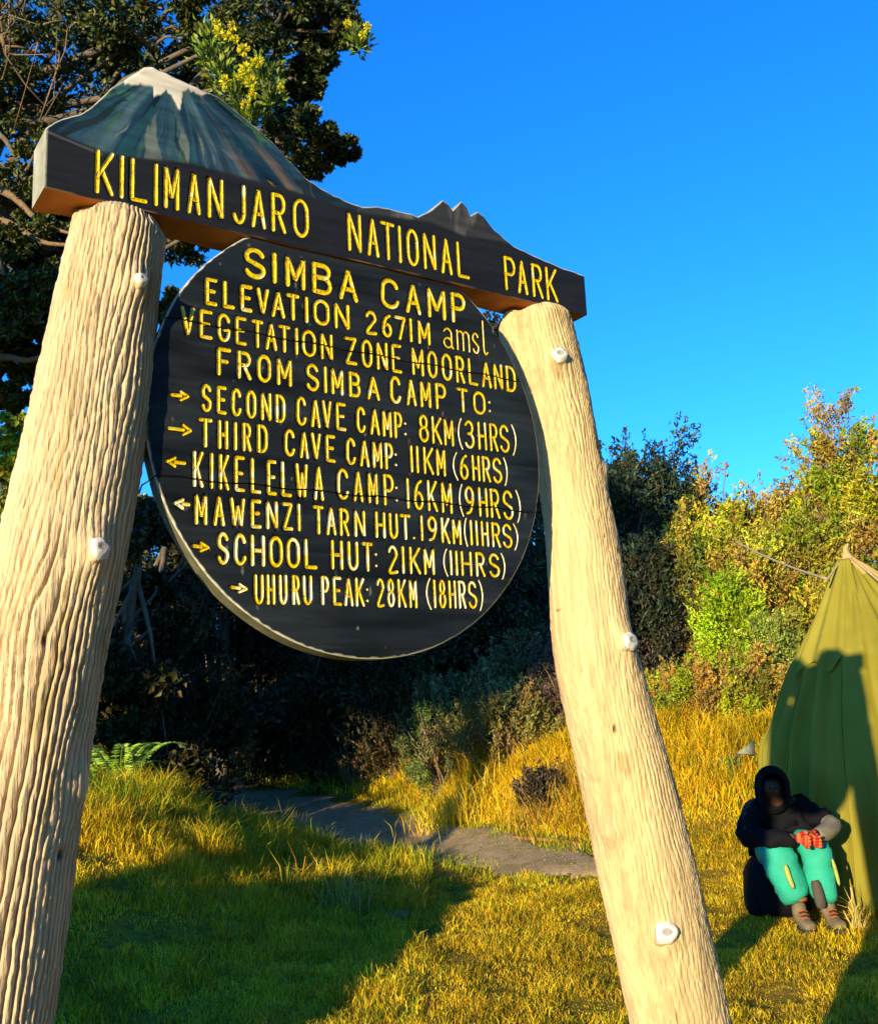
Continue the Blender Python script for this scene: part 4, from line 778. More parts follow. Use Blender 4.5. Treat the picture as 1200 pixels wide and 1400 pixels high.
# lit sprigs under the blossoms
vv_ = []; C = []; Dv = []
for (px, py, r) in [(285, 70, .16), (300, 95, .16), (320, 125, .18), (360, 100, .15), (290, 50, .13), (340, 155, .14), (370, 130, .13), (490, 55, .12)]:
    k = 150; o = rng.normal(size=(k, 3)) * r * .45; C.append(P(px, py, 8.2) + o); Dv.append(o + [0, 0, .1])
C = np.concatenate(C); v, f, ti = leaves(C, np.concatenate(Dv), .075, .035, pick([(.12, .19, .015), (.24, .30, .02), (.07, .10, .012)], len(C)))
mesh('leafy_sprigs', v - bbase, f, M['leaf'], big, tint=ti)
# bare mossy twigs at the top left
bp = []
for k in range(14):
    a = P(rng.uniform(-20, 90), rng.uniform(-10, 90), 8.3 + rng.random() * .4); bp.append(tube(smoothline([a, a + rng.normal(size=3) * .12, a + rng.normal(size=3) * .28, a + rng.normal(size=3) * .4], 9), np.linspace(.012, .004, 9), 5))
for (x0, y0, x1, y1) in [(-60, 300, 110, 335), (-60, 405, 60, 440), (-40, 250, 100, 320), (-60, 520, 90, 470), (-60, 380, 95, 405)]:
    a = P(x0, y0, 9.3); c = P(x1, y1, 9.0); bp.append(tube(smoothline([a, (a * .6 + c * .4) + [0, 0, .08], (a * .3 + c * .7) - [0, 0, .05], c], 12), np.linspace(.05, .012, 12), 7))
v, f = cat(bp); mesh('mossy_twigs', v - bbase, f, M['twig'], big, smooth=True)

def onb(px, y, py=990): q = P(px, py, y); q[2] = gz(q[0], q[1]); return q
def tp(px, py, y): return float(P(px, py, y)[2] - onb(px, y)[2])
# ---- dark forest behind the sign, either side of the path
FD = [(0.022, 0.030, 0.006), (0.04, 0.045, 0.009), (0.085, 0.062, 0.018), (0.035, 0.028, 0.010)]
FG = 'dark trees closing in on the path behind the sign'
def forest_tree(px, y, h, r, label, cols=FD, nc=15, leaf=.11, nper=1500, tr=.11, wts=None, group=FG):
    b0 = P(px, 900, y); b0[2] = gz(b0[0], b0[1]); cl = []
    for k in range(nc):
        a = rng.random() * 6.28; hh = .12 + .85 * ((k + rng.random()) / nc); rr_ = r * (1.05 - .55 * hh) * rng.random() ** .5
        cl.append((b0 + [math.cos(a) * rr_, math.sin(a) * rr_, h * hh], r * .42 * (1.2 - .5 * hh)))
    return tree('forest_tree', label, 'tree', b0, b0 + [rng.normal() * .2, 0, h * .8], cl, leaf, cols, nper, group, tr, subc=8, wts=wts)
forest_tree(20, 12.0, 3.2, 1.3, 'leafy dark tree just left of the left post, lower crown to the ground', wts=[.3, .3, .2, .2])
forest_tree(150, 12.6, 3.9, 1.5, 'dark tree seen between the left post and the lower left rim of the round board')
forest_tree(300, 17.5, 6.0, 2.0, 'dark tree standing where the shaded path disappears')
forest_tree(420, 19.5, 6.5, 2.2, 'farthest dark tree at the back of the shaded path')
forest_tree(560, 16.2, 5.4, 1.9, 'dark tree below the bottom of the round board')
forest_tree(690, 15.0, 4.6, 1.6, 'brownish dark tree below the right side of the round board', cols=[(.03, .038, .014), (.07, .055, .025), (.05, .05, .02)], wts=None)
forest_tree(190, 20.0, 6.5, 2.4, 'tall dark tree deep behind the left post')
forest_tree(700, 19.0, 6.6, 2.2, 'tall dark tree hidden mostly by the round board and the right post')
forest_tree(480, 23.5, 7.5, 2.6, 'dark tree closing the far end of the shaded path')
forest_tree(340, 24.5, 7.5, 2.7, 'dark tree at the far end, left of the path')
forest_tree(620, 23.0, 7.2, 2.6, 'dark tree at the far end, right of the path')
forest_tree(220, 15.0, 4.6, 1.9, 'dark tree at the left side of the path mouth')
forest_tree(60, 21.0, 6.6, 2.6, 'dark tree far behind the left post')
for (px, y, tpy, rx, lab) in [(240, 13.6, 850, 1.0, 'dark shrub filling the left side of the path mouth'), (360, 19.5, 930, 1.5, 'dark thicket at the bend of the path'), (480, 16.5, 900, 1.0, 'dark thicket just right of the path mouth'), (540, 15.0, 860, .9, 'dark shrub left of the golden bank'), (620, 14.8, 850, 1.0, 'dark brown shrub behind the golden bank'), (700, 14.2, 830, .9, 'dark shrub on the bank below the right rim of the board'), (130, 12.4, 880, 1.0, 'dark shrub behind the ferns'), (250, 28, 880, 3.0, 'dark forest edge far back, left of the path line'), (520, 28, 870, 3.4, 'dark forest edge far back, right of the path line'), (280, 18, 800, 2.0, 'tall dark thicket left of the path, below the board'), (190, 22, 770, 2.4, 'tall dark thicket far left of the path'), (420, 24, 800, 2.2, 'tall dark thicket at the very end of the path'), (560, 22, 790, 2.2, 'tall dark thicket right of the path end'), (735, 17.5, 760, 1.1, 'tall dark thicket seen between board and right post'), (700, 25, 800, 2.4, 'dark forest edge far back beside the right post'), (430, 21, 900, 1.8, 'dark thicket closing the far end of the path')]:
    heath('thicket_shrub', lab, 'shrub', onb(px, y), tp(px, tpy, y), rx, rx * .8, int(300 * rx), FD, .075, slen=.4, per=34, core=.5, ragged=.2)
# bright yellow green bush lit by the sun, left edge
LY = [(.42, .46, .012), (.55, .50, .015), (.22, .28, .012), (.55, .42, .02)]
b0 = P(2, 1000, 15.5); b0[2] = gz(b0[0], b0[1])
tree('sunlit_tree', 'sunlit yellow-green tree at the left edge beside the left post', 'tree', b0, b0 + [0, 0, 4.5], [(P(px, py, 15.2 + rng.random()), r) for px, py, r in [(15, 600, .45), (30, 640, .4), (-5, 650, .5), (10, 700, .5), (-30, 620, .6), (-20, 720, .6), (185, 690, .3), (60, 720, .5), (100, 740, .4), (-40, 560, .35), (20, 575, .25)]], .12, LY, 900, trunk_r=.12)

# ---- tall heather and shrubs on the right
BL = [(.02, .045, .03), (.035, .065, .035), (.06, .075, .02)]
OL = [(.38, .29, .03), (.32, .34, .02), (.44, .28, .04), (.14, .16, .02)]
GG = [(.42, .48, .012), (.56, .54, .02), (.26, .34, .012)]
BR = [(.50, .31, .05), (.34, .22, .04), (.46, .42, .03), (.22, .24, .02)]
heath('heather_shrub', 'dark blue-green conifer-like shrub with spiky top right of the right post', 'shrub', onb(925, 14.0), tp(925, 645, 14.0), 1.0, .9, 950, BL, .075, slen=.5, per=36)
heath('heather_shrub', 'dark blue-green shrub half hidden by the right post', 'shrub', onb(845, 13.4), tp(845, 665, 13.4), .95, .9, 900, BL, .075, slen=.5, per=36)
heath('heather_shrub', 'tall dark spire of heather between the right post and the conifer-like shrub', 'shrub', onb(885, 14.8), tp(885, 690, 14.8), .8, .7, 600, BL, .075, slen=.45, per=34)
heath('heather_shrub', 'olive brown shrub leaning out below the dark spiky top', 'shrub', onb(965, 12.7), tp(965, 735, 12.7), .5, .5, 360, OL, .058, slen=.36, per=36, core=.5)
heath('heather_shrub', 'broad shrub with shade put into its near-black leaves, right of the right post', 'shrub', onb(895, 12.6), tp(895, 770, 12.6), .62, .5, 620, [(.02, .035, .02), (.035, .05, .02), (.05, .04, .025)], .06, slen=.36, per=34, core=.5)  # near-black leaf tints carry the shade that does not reach this shrub
heath('heather_shrub', 'tall golden green heather left of the tallest shrub', 'shrub', onb(1080, 14.2), tp(1080, 690, 14.2), .85, .8, 760, OL + GG[:1], .065, slen=.4, per=36)
heath('heather_shrub', 'rusty brown heather with thin green tips against the sky', 'shrub', onb(1005, 13.4), tp(1000, 695, 13.4), .65, .7, 600, BR + GG[1:2], .06, slen=.38, per=36)
heath('heather_shrub', 'tallest heather at the right edge, rust and yellow-green above the tent', 'shrub', onb(1190, 13.6), tp(1190, 600, 13.6), .75, .8, 800, BR + GG, .065, slen=.42, per=36)
heath('heather_shrub', 'yellow-green heather just behind the tent tip', 'shrub', onb(1130, 12.6), tp(1130, 730, 12.6), .7, .6, 560, GG + OL[:2], .06, slen=.36, per=36)
heath('heather_shrub', 'green heather at far right behind the tent', 'shrub', onb(1260, 13.0), tp(1250, 640, 13.0), .9, .8, 520, GG + BR, .065, slen=.4, per=36)
heath('green_shrub', 'bright lime green bush left of the tent', 'shrub', onb(1018, 11.6), tp(1018, 810, 11.6), .42, .4, 330, [(.32, .48, .008), (.46, .54, .012), (.18, .32, .008)], .05, slen=.34, per=36)
heath('green_shrub', 'small pale green bush touching the left side of the tent', 'shrub', onb(1068, 11.3), tp(1068, 850, 11.3), .38, .35, 220, [(.36, .42, .05), (.42, .38, .06), (.18, .22, .03)], .035, slen=.26, per=34)
heath('heather_shrub', 'low brown and green scrub between the lime bush and the tent', 'shrub', onb(1000, 10.9), tp(1000, 905, 10.9), .7, .4, 420, BR + GG[:1], .045, slen=.24, per=34)
heath('heather_shrub', 'low dry scrub at the foot of the dark shrubs', 'shrub', onb(935, 11.2), tp(935, 920, 11.2), .5, .4, 300, BR, .045, slen=.24, per=34)
heath('heather_shrub', 'tangled brown scrub behind the lime bush', 'shrub', onb(1050, 12.4), tp(1050, 745, 12.4), .9, .5, 640, BR + OL, .055, slen=.32, per=36, core=.5)
GY = [(.24, .25, .10), (.14, .16, .06), (.26, .20, .09), (.07, .08, .02)]
heath('grey_shrub', 'grey-green shrub against the left side of the right post', 'shrub', onb(715, 13.0), tp(715, 890, 13.0), .55, .5, 480, GY, .055, slen=.3, per=34)
heath('grey_shrub', 'low grey-green shrub on the bank right below the round board', 'shrub', onb(625, 13.4), tp(625, 930, 13.4), .6, .5, 420, GY, .055, slen=.28, per=34)
heath('grey_shrub', 'mauve brown shrub beside the right post above the golden grass', 'shrub', onb(775, 12.4), tp(775, 880, 12.4), .5, .45, 260, [(.16, .11, .08), (.09, .08, .04), (.12, .09, .06)], .04, slen=.28, per=34)
heath('thicket_shrub', 'dense dark green shrub closing the gap beside the right post', 'shrub', onb(800, 15.2), tp(800, 760, 15.2), 1.3, .9, 760, FD, .075, slen=.4, per=34, core=.5, ragged=.2)
heath('heather_shrub', 'low olive scrub along the top of the golden bank, nearest the right post', 'shrub', onb(690, 12.1), tp(690, 955, 12.1), .7, .4, 320, [(.24, .20, .04), (.16, .15, .04), (.30, .20, .05)], .045, slen=.24, per=34)
heath('heather_shrub', 'low green-grey scrub at the left end of the golden bank top', 'shrub', onb(600, 12.9), tp(600, 965, 12.9), .6, .4, 280, [(.14, .19, .04), (.18, .17, .06), (.09, .10, .03)], .045, slen=.24, per=34)
heath('heather_shrub', 'brown and green scrub along the bank top right of the right post', 'shrub', onb(905, 11.4), tp(905, 930, 11.4), .6, .4, 300, BR + GG[2:], .045, slen=.24, per=34)
# ferns by the left post
def fern(px, py, y, label, s):
    b0 = P(px, py, y); b0[2] = gz(b0[0], b0[1]); root = empty('fern', b0); tag(root, label, 'fern', None)
    for k in range(9):
        a = k * 0.7 + rng.random() * .4; d = np.array([math.cos(a), math.sin(a), 0]); n = 30; C = []; Dv = []; Lw = []
        t = np.linspace(0.1, 1, n); sp = d[None, :] * (t * s)[:, None] + np.array([0, 0, 1])[None, :] * (s * (1.7 * t - 1.0 * t ** 2.2))[:, None]
        side = np.array([-d[1], d[0], 0])
        for q in range(n):
            w = s * .20 * (1 - t[q]) ** .6 + .02
            for sg in (-1, 1): C.append(sp[q] + side * sg * w * .5); Dv.append(side * sg + d * .4); Lw.append(w)
        Lw = np.array(Lw); v, f, ti = leaves(np.array(C), np.array(Dv), Lw, Lw * .20 + .004, pick([(.24, .40, .03), (.32, .46, .04)], len(C), .15), .1)
        v2, f2 = tube(np.concatenate([[[0, 0, -.02]], sp]), np.linspace(.007, .002, n + 1), 4); v3, f3 = cat([(v, f), (v2, f2)]); mesh('frond', v3, f3, M['leaf'], root, tint=np.concatenate([ti, np.tile([.2, .3, .04], (len(v2), 1))]))
fern(165, 960, 10.2, 'fern arching out right of the left post above the grass', .62); fern(195, 1040, 10.9, 'smaller fern deeper in the shade beside the left post', .5); fern(130, 900, 11.0, 'upper fern pressed against the left post', .75)

# ---- trees left and behind the camera that throw the shade
FGS = 'camp trees to the left of the photographer'
def shade_tree(c_, y, z0, z1, r, lab, tc):
    x = (c_ + math.sin(SUN_AZ) * y) / math.cos(SUN_AZ); xb = (tc + math.sin(SUN_AZ) * y) / math.cos(SUN_AZ); b0 = np.array([xb, y, float(gz(xb, y))]); cl = []
    for k in range(26):
        a = rng.random() * 6.28; q = r * rng.random() ** .5; hh = z0 + (z1 - z0) * ((k + .5) / 26)
        cl.append((np.array([x + math.cos(a) * q, y + math.sin(a) * q, hh]), r * .55))
    tree('unseen_tree', lab, 'tree', b0, np.array([x * .7 + xb * .3, y, z1 * .8]), cl, .3, DK, 950, FGS, .2, subc=8, spread=.9)
shade_tree(-5.7, -1.5, 4.7, 6.6, 1.6, 'high crowned tree left of the photographer, nearest the sign', -5.0)
shade_tree(-8.3, -1.0, 4.9, 7.2, 1.9, 'high crowned tree left of the photographer, farther from the sign', -10.6)

# ------------------------------------------------------------------ grass
def blades(x, y, h, w, lean, tint, z=None, curl=0.5):
    n = len(x); z = gz(x, y) if z is None else z; a = rng.random(n) * 2 * math.pi
    la = rng.random(n) * 2 * math.pi; ld = np.stack([np.cos(la), np.sin(la)], 1) * lean[:, None]
    sd = np.stack([np.cos(a), np.sin(a), np.zeros(n)], 1) * (w / 2)[:, None]
    b = np.stack([x, y, z - .01], 1); hh = h[:, None]
    m1 = b + np.concatenate([ld * .3, np.full((n, 1), .55)], 1) * hh
    tp = b + np.concatenate([ld * 1.0, (1 - curl * lean)[:, None]], 1) * hh
    V = np.stack([b - sd, b + sd, m1 + sd * .8, m1 - sd * .8, tp], 1).reshape(-1, 3)
    i = np.arange(n)[:, None] * 5
    F4 = i + np.array([[0, 1, 2, 3]]); F3 = i + np.array([[3, 2, 4]])
    T = np.repeat(tint, 5, 0).reshape(n, 5, 3); T[:, 4] *= 1.15
    return V, [F4, F3], T.reshape(-1, 3)
def scatter(n, x0, x1, y0, y1, keep):
    x = rng.uniform(x0, x1, n * 3); y = rng.uniform(y0, y1, n * 3); k = keep(x, y); x, y = x[k][:n], y[k][:n]; return x, y
def inview(x, y, m=.5): return np.abs(x) < (.43 * y + m)
GOLD = [(.80, .53, .010), (.68, .47, .01), (.85, .62, .06), (.50, .43, .008), (.68, .36, .012), (.24, .13, .012)]
GREEN = [(.26, .31, .008), (.42, .40, .01), (.14, .26, .006), (.55, .44, .02)]
def grass(name, label, x, y, h0, colmix, seed, w0=.006, lean0=.5, clump=.6, tone=(1, 1, 1)):
    n = len(x); cn = fbm(x * 3.2, y * 3.2, 0, seed, 4); hs_ = (h0 if np.ndim(h0) else np.full(n, h0)) * (1 + clump * cn) * rng.uniform(.5, 1.35, n); hs_ = np.clip(hs_, .02, 2)
    mixf = np.clip(colmix + .28 * fbm(x * 1.1, y * 1.1, 0, seed + 3, 3), 0, 1)
    g = rng.random(n) < mixf
    ti = np.where(g[:, None], pick(GREEN, n, .2), pick(GOLD, n, .2, [.27, .27, .1, .2, .12, .04]))
    ti = ti * np.array(tone) * (1 + .32 * fbm(x * 4.5, y * 4.5, 0, seed + 7, 4))[:, None]
    v, f, t_ = blades(x, y, hs_, w0 * rng.uniform(.6, 1.4, n), lean0 * rng.uniform(.2, 1.4, n), np.clip(ti, .005, 1))
    o = mesh(name, v, f, M['grass'], tint=t_); tag(o, label, 'grass', kind='stuff'); return o
offp = lambda x, y, e=-0.03: path_dist(x, y) > e * 1 + .12 * noise(x * 4, y * 4, 0, 6)
s_of = lambda x, y: y - np.interp(x, *YF)
x, y = scatter(150000, -2.2, 4.2, 4.4, 9.2, lambda x, y: inview(x, y) & (s_of(x, y) < 0.15) & offp(x, y) & (x > -1.2 + .2 * noise(y * 3, 0, 0, 4)))
grass('grass', 'short golden green grass in front of the path and around the seated person', x, y, .055, .03 + 0 * x, 500, .0042, 1.0, .8)
x, y = scatter(130000, -4.6, -.2, 4.4, 10.4, lambda x, y: inview(x, y) & offp(x, y, -.03) & (rng.random(len(x)) < sstep(-.1, -.8, x) + .2))
hh_ = .065 + .12 * sstep(6.5, 8.8, y); grass('grass', 'thick yellow and green grass on the mound at left, partly in shade', x, y, hh_, .06 + .62 * sstep(7.6, 9, y), 510, .005, .8, .75)
x, y = scatter(130000, -1.2, 5.2, 8.4, 15, lambda x, y: inview(x, y, .8) & (s_of(x, y) > .05 + .1 * noise(x * 3, y * 3, 0, 8)) & offp(x, y, .05))
grass('grass', 'long dry golden grass on the bank beyond the path', x, y, .10 + .12 * sstep(.3, 1.4, s_of(x, y)), .04 + 0 * x, 520, .0065, .9, .6, (1, .94, .8))
x, y = scatter(26000, -3.5, 3, 8.2, 14, lambda x, y: (np.abs(path_dist(x, y) - .02 + .12 * noise(x * 5, y * 5, 0, 66)) < .24) & (s_of(x, y) > -2.5))
grass('grass', 'fresh green grass fringing the dusty path', x, y, .06, .8 + 0 * x, 530, .006, .7, .6)
x, y = scatter(14000, -9, 0, 10, 20, lambda x, y: (path_dist(x, y) > .1))
grass('grass', 'sparse undergrowth in the shade under the forest trees', x, y, .2, .6 + 0 * x, 540, .012, .6, .6)
# tufts: rooted clumps with long arching blades
def tuft(px, py, y, label, n, h, cols, mixf=.3, r=.07, group=None):
    b0 = P(px, py, y); xx = b0[0] + rng.normal(size=n) * r; yy_ = b0[1] + rng.normal(size=n) * r
    ti = np.where((rng.random(n) < mixf)[:, None], pick(GREEN, n), pick(GOLD, n)) if cols is None else pick(cols, n)
    v, f, t_ = blades(xx, yy_, h * rng.uniform(.4, 1.2, n), rng.uniform(.005, .011, n), rng.uniform(.2, 1.1, n), np.clip(ti, .005, 1))
    o = mesh('grass_tuft', v, f, M['grass'], tint=t_); tag(o, label, 'grass tuft', group)
tuft(445, 1180, 8.3, 'arching yellow grass tuft on the right end of the left mound', 380, .42, None, .35, .13)
tuft(475, 1190, 8.0, 'pale grass tuft hanging over the shaded ditch beside the path', 220, .38, [(.5, .42, .10), (.35, .34, .05)], .3, .09)
tuft(150, 1090, 9.0, 'tall bright green tuft beside the left post', 420, .42, GREEN, 1, .2)
tuft(250, 1100, 9.0, 'green tuft on the crest of the left mound', 320, .34, GREEN, 1, .18)
tuft(330, 1115, 8.9, 'small green tuft on the crest of the mound next to the path', 290, .3, GREEN, 1, .15)
tuft(1165, 1210, 6.9, 'thin dry upright grass stalks beside the seated person', 40, .28, [(.6, .45, .12)], 0, .02)
tuft(625, 1110, 11.5, 'dry golden bunch grass at the left end of the bank', 500, .5, GOLD[:3], 0, .22)
tuft(760, 1130, 10.6, 'orange golden bunch grass on the bank next to the right post', 500, .45, [(.5, .28, .03), (.45, .32, .03)], 0, .22)
heath('low_shrub', 'small dark bush in the golden grass bank left of the right post', 'shrub', onb(735, 10.7), .38, .28, .2, 90, [(.06, .04, .02), (.03, .03, .015), (.10, .06, .03)], .04, slen=.2, per=30)
heath('weed', 'small lime green weed in the golden grass left of the seated person', 'plant', onb(995, 9.9), .16, .12, .1, 30, [(.25, .38, .02), (.2, .3, .02)], .04, slen=.12, per=26)
heath('weed', 'green weed at the foot of the dark shrubs beside the right post', 'plant', onb(905, 11.0), .25, .14, .12, 40, [(.25, .38, .02), (.2, .3, .02)], .05, slen=.16, per=26)
# loose pebbles on the path
n = 170; k = rng.integers(8, 75, n); off = rng.uniform(-1, 1, n); pp = PC[k] + nr[k] * (off * PWD[k])[:, None] + rng.normal(size=(n, 2)) * .08
cube = np.array([(a, b_, c) for a in (-1, 1) for b_ in (-1, 1) for c in (-1, 1)], float); cf = np.array([(0, 1, 3, 2), (4, 6, 7, 5), (0, 4, 5, 1), (2, 3, 7, 6), (0, 2, 6, 4), (1, 5, 7, 3)])
sz = rng.uniform(.005, .013, n) ; V = []
for q in range(n):
    c_ = cube * rng.uniform(.5, 1, (8, 3)) * [1, .9, .6]; a = rng.random() * 6; c_ = c_ @ np.array([[math.cos(a), -math.sin(a), 0], [math.sin(a), math.cos(a), 0], [0, 0, 1]])
    V.append(c_ * sz[q] + [pp[q, 0], pp[q, 1], float(gz(*pp[q])) + .03])
V = np.concatenate(V); F = (np.arange(n)[:, None, None] * 8 + cf[None]).reshape(-1, 4)
M['stone'] = mat_simple('grey_brown_stone', (.34, .28, .2), (.2, .16, .11), .9, 30)
tag(mesh('pebbles', V, F, M['stone']), 'loose small pebbles scattered over the dusty path', 'pebbles', kind='stuff')
# rotten orange log end at the lip of the shaded ditch, and roots of the path edge
def log(px, py, y, px2, py2, y2, r, label, name='fallen_branch'):
    a = P(px, py, y); c = P(px2, py2, y2); a[2] = gz(a[0], a[1]) + r * .6; c[2] = gz(c[0], c[1]) + r * .6
    v, f = tube(smoothline([a, a * .65 + c * .35 + rng.normal(size=3) * .02, a * .3 + c * .7 + rng.normal(size=3) * .02, c], 12), r * (1 + .25 * noise(np.arange(12) * .8, r * 99)), 9)
    o = mesh(name, v, f, M['rotten'], smooth=True); tag(o, label, 'branch')
M['rotten'] = mat_simple('rotten_orange_wood', (.42, .17, .04), (.2, .10, .04), .85, 25, .6, .01)
log(522, 1222, 7.9, 560, 1250, 7.6, .035, 'short orange rotten branch at the edge of the shaded ditch')
log(648, 1145, 10.7, 800, 1172, 9.7, .018, 'thin pale branch lying along the far edge of the path')
# ---- unseen trees added behind and right of the photographer to cut sky light
FGR = 'unseen trees added behind the photographer to cut sky light'
for (x, y, h, r, lab) in [(6.5, -5, 12, 4.0, 'added unseen tree behind the photographer, nearest on the right'), (9.0, 1.0, 12, 3.8, 'added unseen tree right of the photographer beside the tent'), (10, -8, 11, 4, 'added unseen large tree far behind on the right'), (3.6, -10, 12, 4.0, 'added unseen tree straight behind the photographer'), (-19, -4, 11, 3.8, 'added unseen large tree far behind on the left')]:
    b0 = np.array([x, y, float(gz(x, y))]); cl = []
    for k in range(22):
        a = rng.random() * 6.28; hh = (k + .5) / 22; q = r * (1.05 - .6 * hh) * rng.random() ** .5
        cl.append((b0 + [math.cos(a) * q, math.sin(a) * q, .8 + (h - .8) * hh], r * .42))
    tree('unseen_tree', lab, 'tree', b0, b0 + [0, 0, h * .8], cl, .34, DK, 420, FGR, .2, subc=7, spread=.9)

def sky_block_tree(x, y, z0, z1, r, lab):  # unseen high crowns added to hold back overhead sky light
    b0 = np.array([x, y, float(gz(x, y))]); cl = []
    for k in range(24):
        a = rng.random() * 6.28; q = r * rng.random() ** .5
        cl.append((np.array([x + math.cos(a) * q, y + math.sin(a) * q, z0 + (z1 - z0) * rng.random()]), r * .36))
    tree('added_tall_tree', lab, 'tree', b0, b0 + [0, 0, z1 * .85], cl, .36, DK, 520, FGR, .24, subc=7, spread=.95)
sky_block_tree(4.6, -2.6, 9.0, 12.5, 4.0, 'added unseen tall flat crowned tree over the photographer')
sky_block_tree(6.8, -10, 11, 15, 4.6, 'added unseen tall flat crowned tree farther behind on the right')
sky_block_tree(8.2, 4.6, 8.4, 12, 3.4, 'added unseen tall flat crowned tree right of the canvas tent')

# ------------------------------------------------------------------ tent
M['canvas'] = None
m, t, b, o = newmat('olive_canvas')
f1 = noisetex(t, 4, 5, .6, scalemap(t, (1, 1, .35)))
c1 = ramp(t, f1, [(.3, (.21, .18, .012)), (.7, (.30, .255, .028))])
t.links.new(c1, b.inputs['Base Color']); b.inputs['Roughness'].default_value = .75; b.inputs['Specular IOR Level'].default_value = .25
bump(t, b, noisetex(t, 260, 2, .5), .15, .001); M['canvas'] = m
M['orange'] = mat_simple('orange_canvas_tip', (.50, .36, .14), (.36, .27, .10), .8, 14)  # orange tan cloth of the tip, reaching lower on the right
M['rope'] = mat_simple('pale_rope', (.55, .42, .22), None, .8, 60)
ap = P(1157, 757, 8.0); g0 = float(gz(ap[0], ap[1]))
tent = empty('canvas_tent', (ap[0], ap[1], g0)); tag(tent, 'olive green pointed canvas tent at the right edge, behind the seated person', 'tent')
H_ = ap[2] - g0; NT = 260; NH_ = 110
th = np.linspace(0, 2 * math.pi, NT, endpoint=False); hh = np.linspace(0, 1, NH_)        # hh: 0 apex, 1 ground
TH, HH = np.meshgrid(th, hh)
side = .5 + .5 * np.cos(TH)                       # 1 on the right
R_l = np.interp(HH, [0, .02, .355, .58, .68, 1], [.02, .045, .475, .665, .70, .80])
R_r = np.interp(HH, [0, .02, .3, .6, 1], [.02, .06, .95, 1.45, 1.75])
R_ = R_l * (1 - side ** 1.4) + R_r * side ** 1.4
pl2 = (np.abs(np.sin(TH * 9 + .5 * np.sin(TH * 2) + .3)) ** .8 * .045 + .03 * noise(TH * 3.1, 0, 0, 61) + .018 * np.sin(TH * 23 + HH * 1.5) + .02 * fbm(TH * 4, HH * 5, 0, 63, 3)) * sstep(0, .5, HH) * 2.2 * R_
pl2 = pl2 + .012 * np.sin(TH * 30) * sstep(0, .04, HH) * (1 - sstep(.1, .5, HH))
R_ = R_ + pl2 
V = np.stack([R_ * np.cos(TH), R_ * np.sin(TH) * .85, H_ * (1 - HH) + .0 * TH], -1)
V[-1, :, 2] = -.02
i = np.arange(NH_ - 1)[:, None] * NT; j = np.arange(NT)[None, :]; j2 = (j + 1) % NT
F = np.stack([i + j, i + NT + j, i + NT + j2, i + j2], -1).reshape(-1, 4)
zc = V.reshape(-1, 3)[F]; thc = np.arctan2(zc[:, :, 1].mean(1), zc[:, :, 0].mean(1)); tipm = (zc[:, :, 2].mean(1) > H_ - (.12 + .16 * sstep(-1.6, -.3, thc) + .02 * np.sin(thc * 9)))
mesh('canvas', V.reshape(-1, 3), F, [M['canvas'], M['orange']], tent, smooth=True, fmat=tipm.astype(int))
# overlapping fly sheet corner on the left
fl = []
fa = np.linspace(math.radians(196), math.radians(262), 40); fh = np.linspace(.02, .40, 40)
FA, FH = np.meshgrid(fa, fh)
tl = (FA - fa[0]) / (fa[-1] - fa[0])
hem = .40 - .05 * np.abs(np.sin(tl * math.pi * 2.0)) - .05 * tl; FH2 = fh[0] + (hem - fh[0]) * (FH - fh[0]) / (fh[-1] - fh[0])
Rf = np.interp(FH2, [0, .02, .355, .5], [.04, .065, .53, .70]) * (1 + .04 * np.sin(tl * 22)) + .03
Vf = np.stack([Rf * np.cos(FA), Rf * np.sin(FA) * .85, H_ * (1 - FH2)], -1).reshape(-1, 3)
i = np.arange(39)[:, None] * 40 + np.arange(39)[None, :]; Ff = np.stack([i, i + 40, i + 41, i + 1], -1).reshape(-1, 4)
o = mesh('fly_sheet', Vf, Ff, M['canvas'], tent, smooth=True); sm = o.modifiers.new('thickness', 'SOLIDIFY'); sm.thickness = .003
def tw(p): return np.asarray(p) - np.array([ap[0], ap[1], g0])
v, f = cat([blob(tw(P(1157, 757, 8.0)) - [0, 0, .02], .036, 3), tube(smoothline([tw(P(1157, 760, 8.0)), tw(P(1155, 750, 8.0)), tw(P(1159, 743, 7.98))], 6), [.03, .026, .024, .02, .012, .005], 7)]); mesh('gathered_tip', v, f, M['orange'], tent, smooth=True)
for a_ in (math.radians(205), math.radians(238), math.radians(268), math.radians(300)):      # sewn seams and their pegs
    k_ = int(round(a_ / (2 * math.pi) * NT)) % NT; ln = V.reshape(NH_, NT, 3)[4::4, k_] * [1.006, 1.006, 1]
    v, f = tube(ln, .006, 5); mesh('seam', v, f, M['canvas'], tent, smooth=True)
    e_ = ln[-1]; d__ = np.array([math.cos(a_), math.sin(a_), 0]); v, f = tube([e_ + d__ * .10 + [0, 0, .10], e_ + d__ * .04 + [0, 0, -.05]], .008, 5); mesh('peg', v, f, M['rope'], tent)
def rope(a, c, sag, r=.006):
    a = np.array(a); c = np.array(c); m_ = (a + c) / 2 - [0, 0, sag]; v, f = tube(smoothline([a, (a + m_) / 2 - [0, 0, sag * .25], m_, (c + m_) / 2 - [0, 0, sag * .25], c], 16), r, 6)
    mesh('guy_rope', v, f, M['rope'], tent, smooth=True)
rope(tw(P(1131, 792, 7.9)), tw(P(1003, 739, 11.0)), .03, .010); rope(tw(P(1150, 765, 8)), tw(P(1128, 795, 7.75)), .0, .008); rope(tw(P(1163, 762, 7.95)), tw(P(1225, 815, 7.6)), 0, .008)
a = P(1030, 1012, 8.3); c = P(1008, 1029, 8.0); d_ = P(1032, 1032, 8.2)
v = np.array([tw(a), tw(c), tw(d_), tw(a) + [0.02, .05, 0], tw(c) + [0, .05, -.01], tw(d_) + [0, .05, -.01]]); 
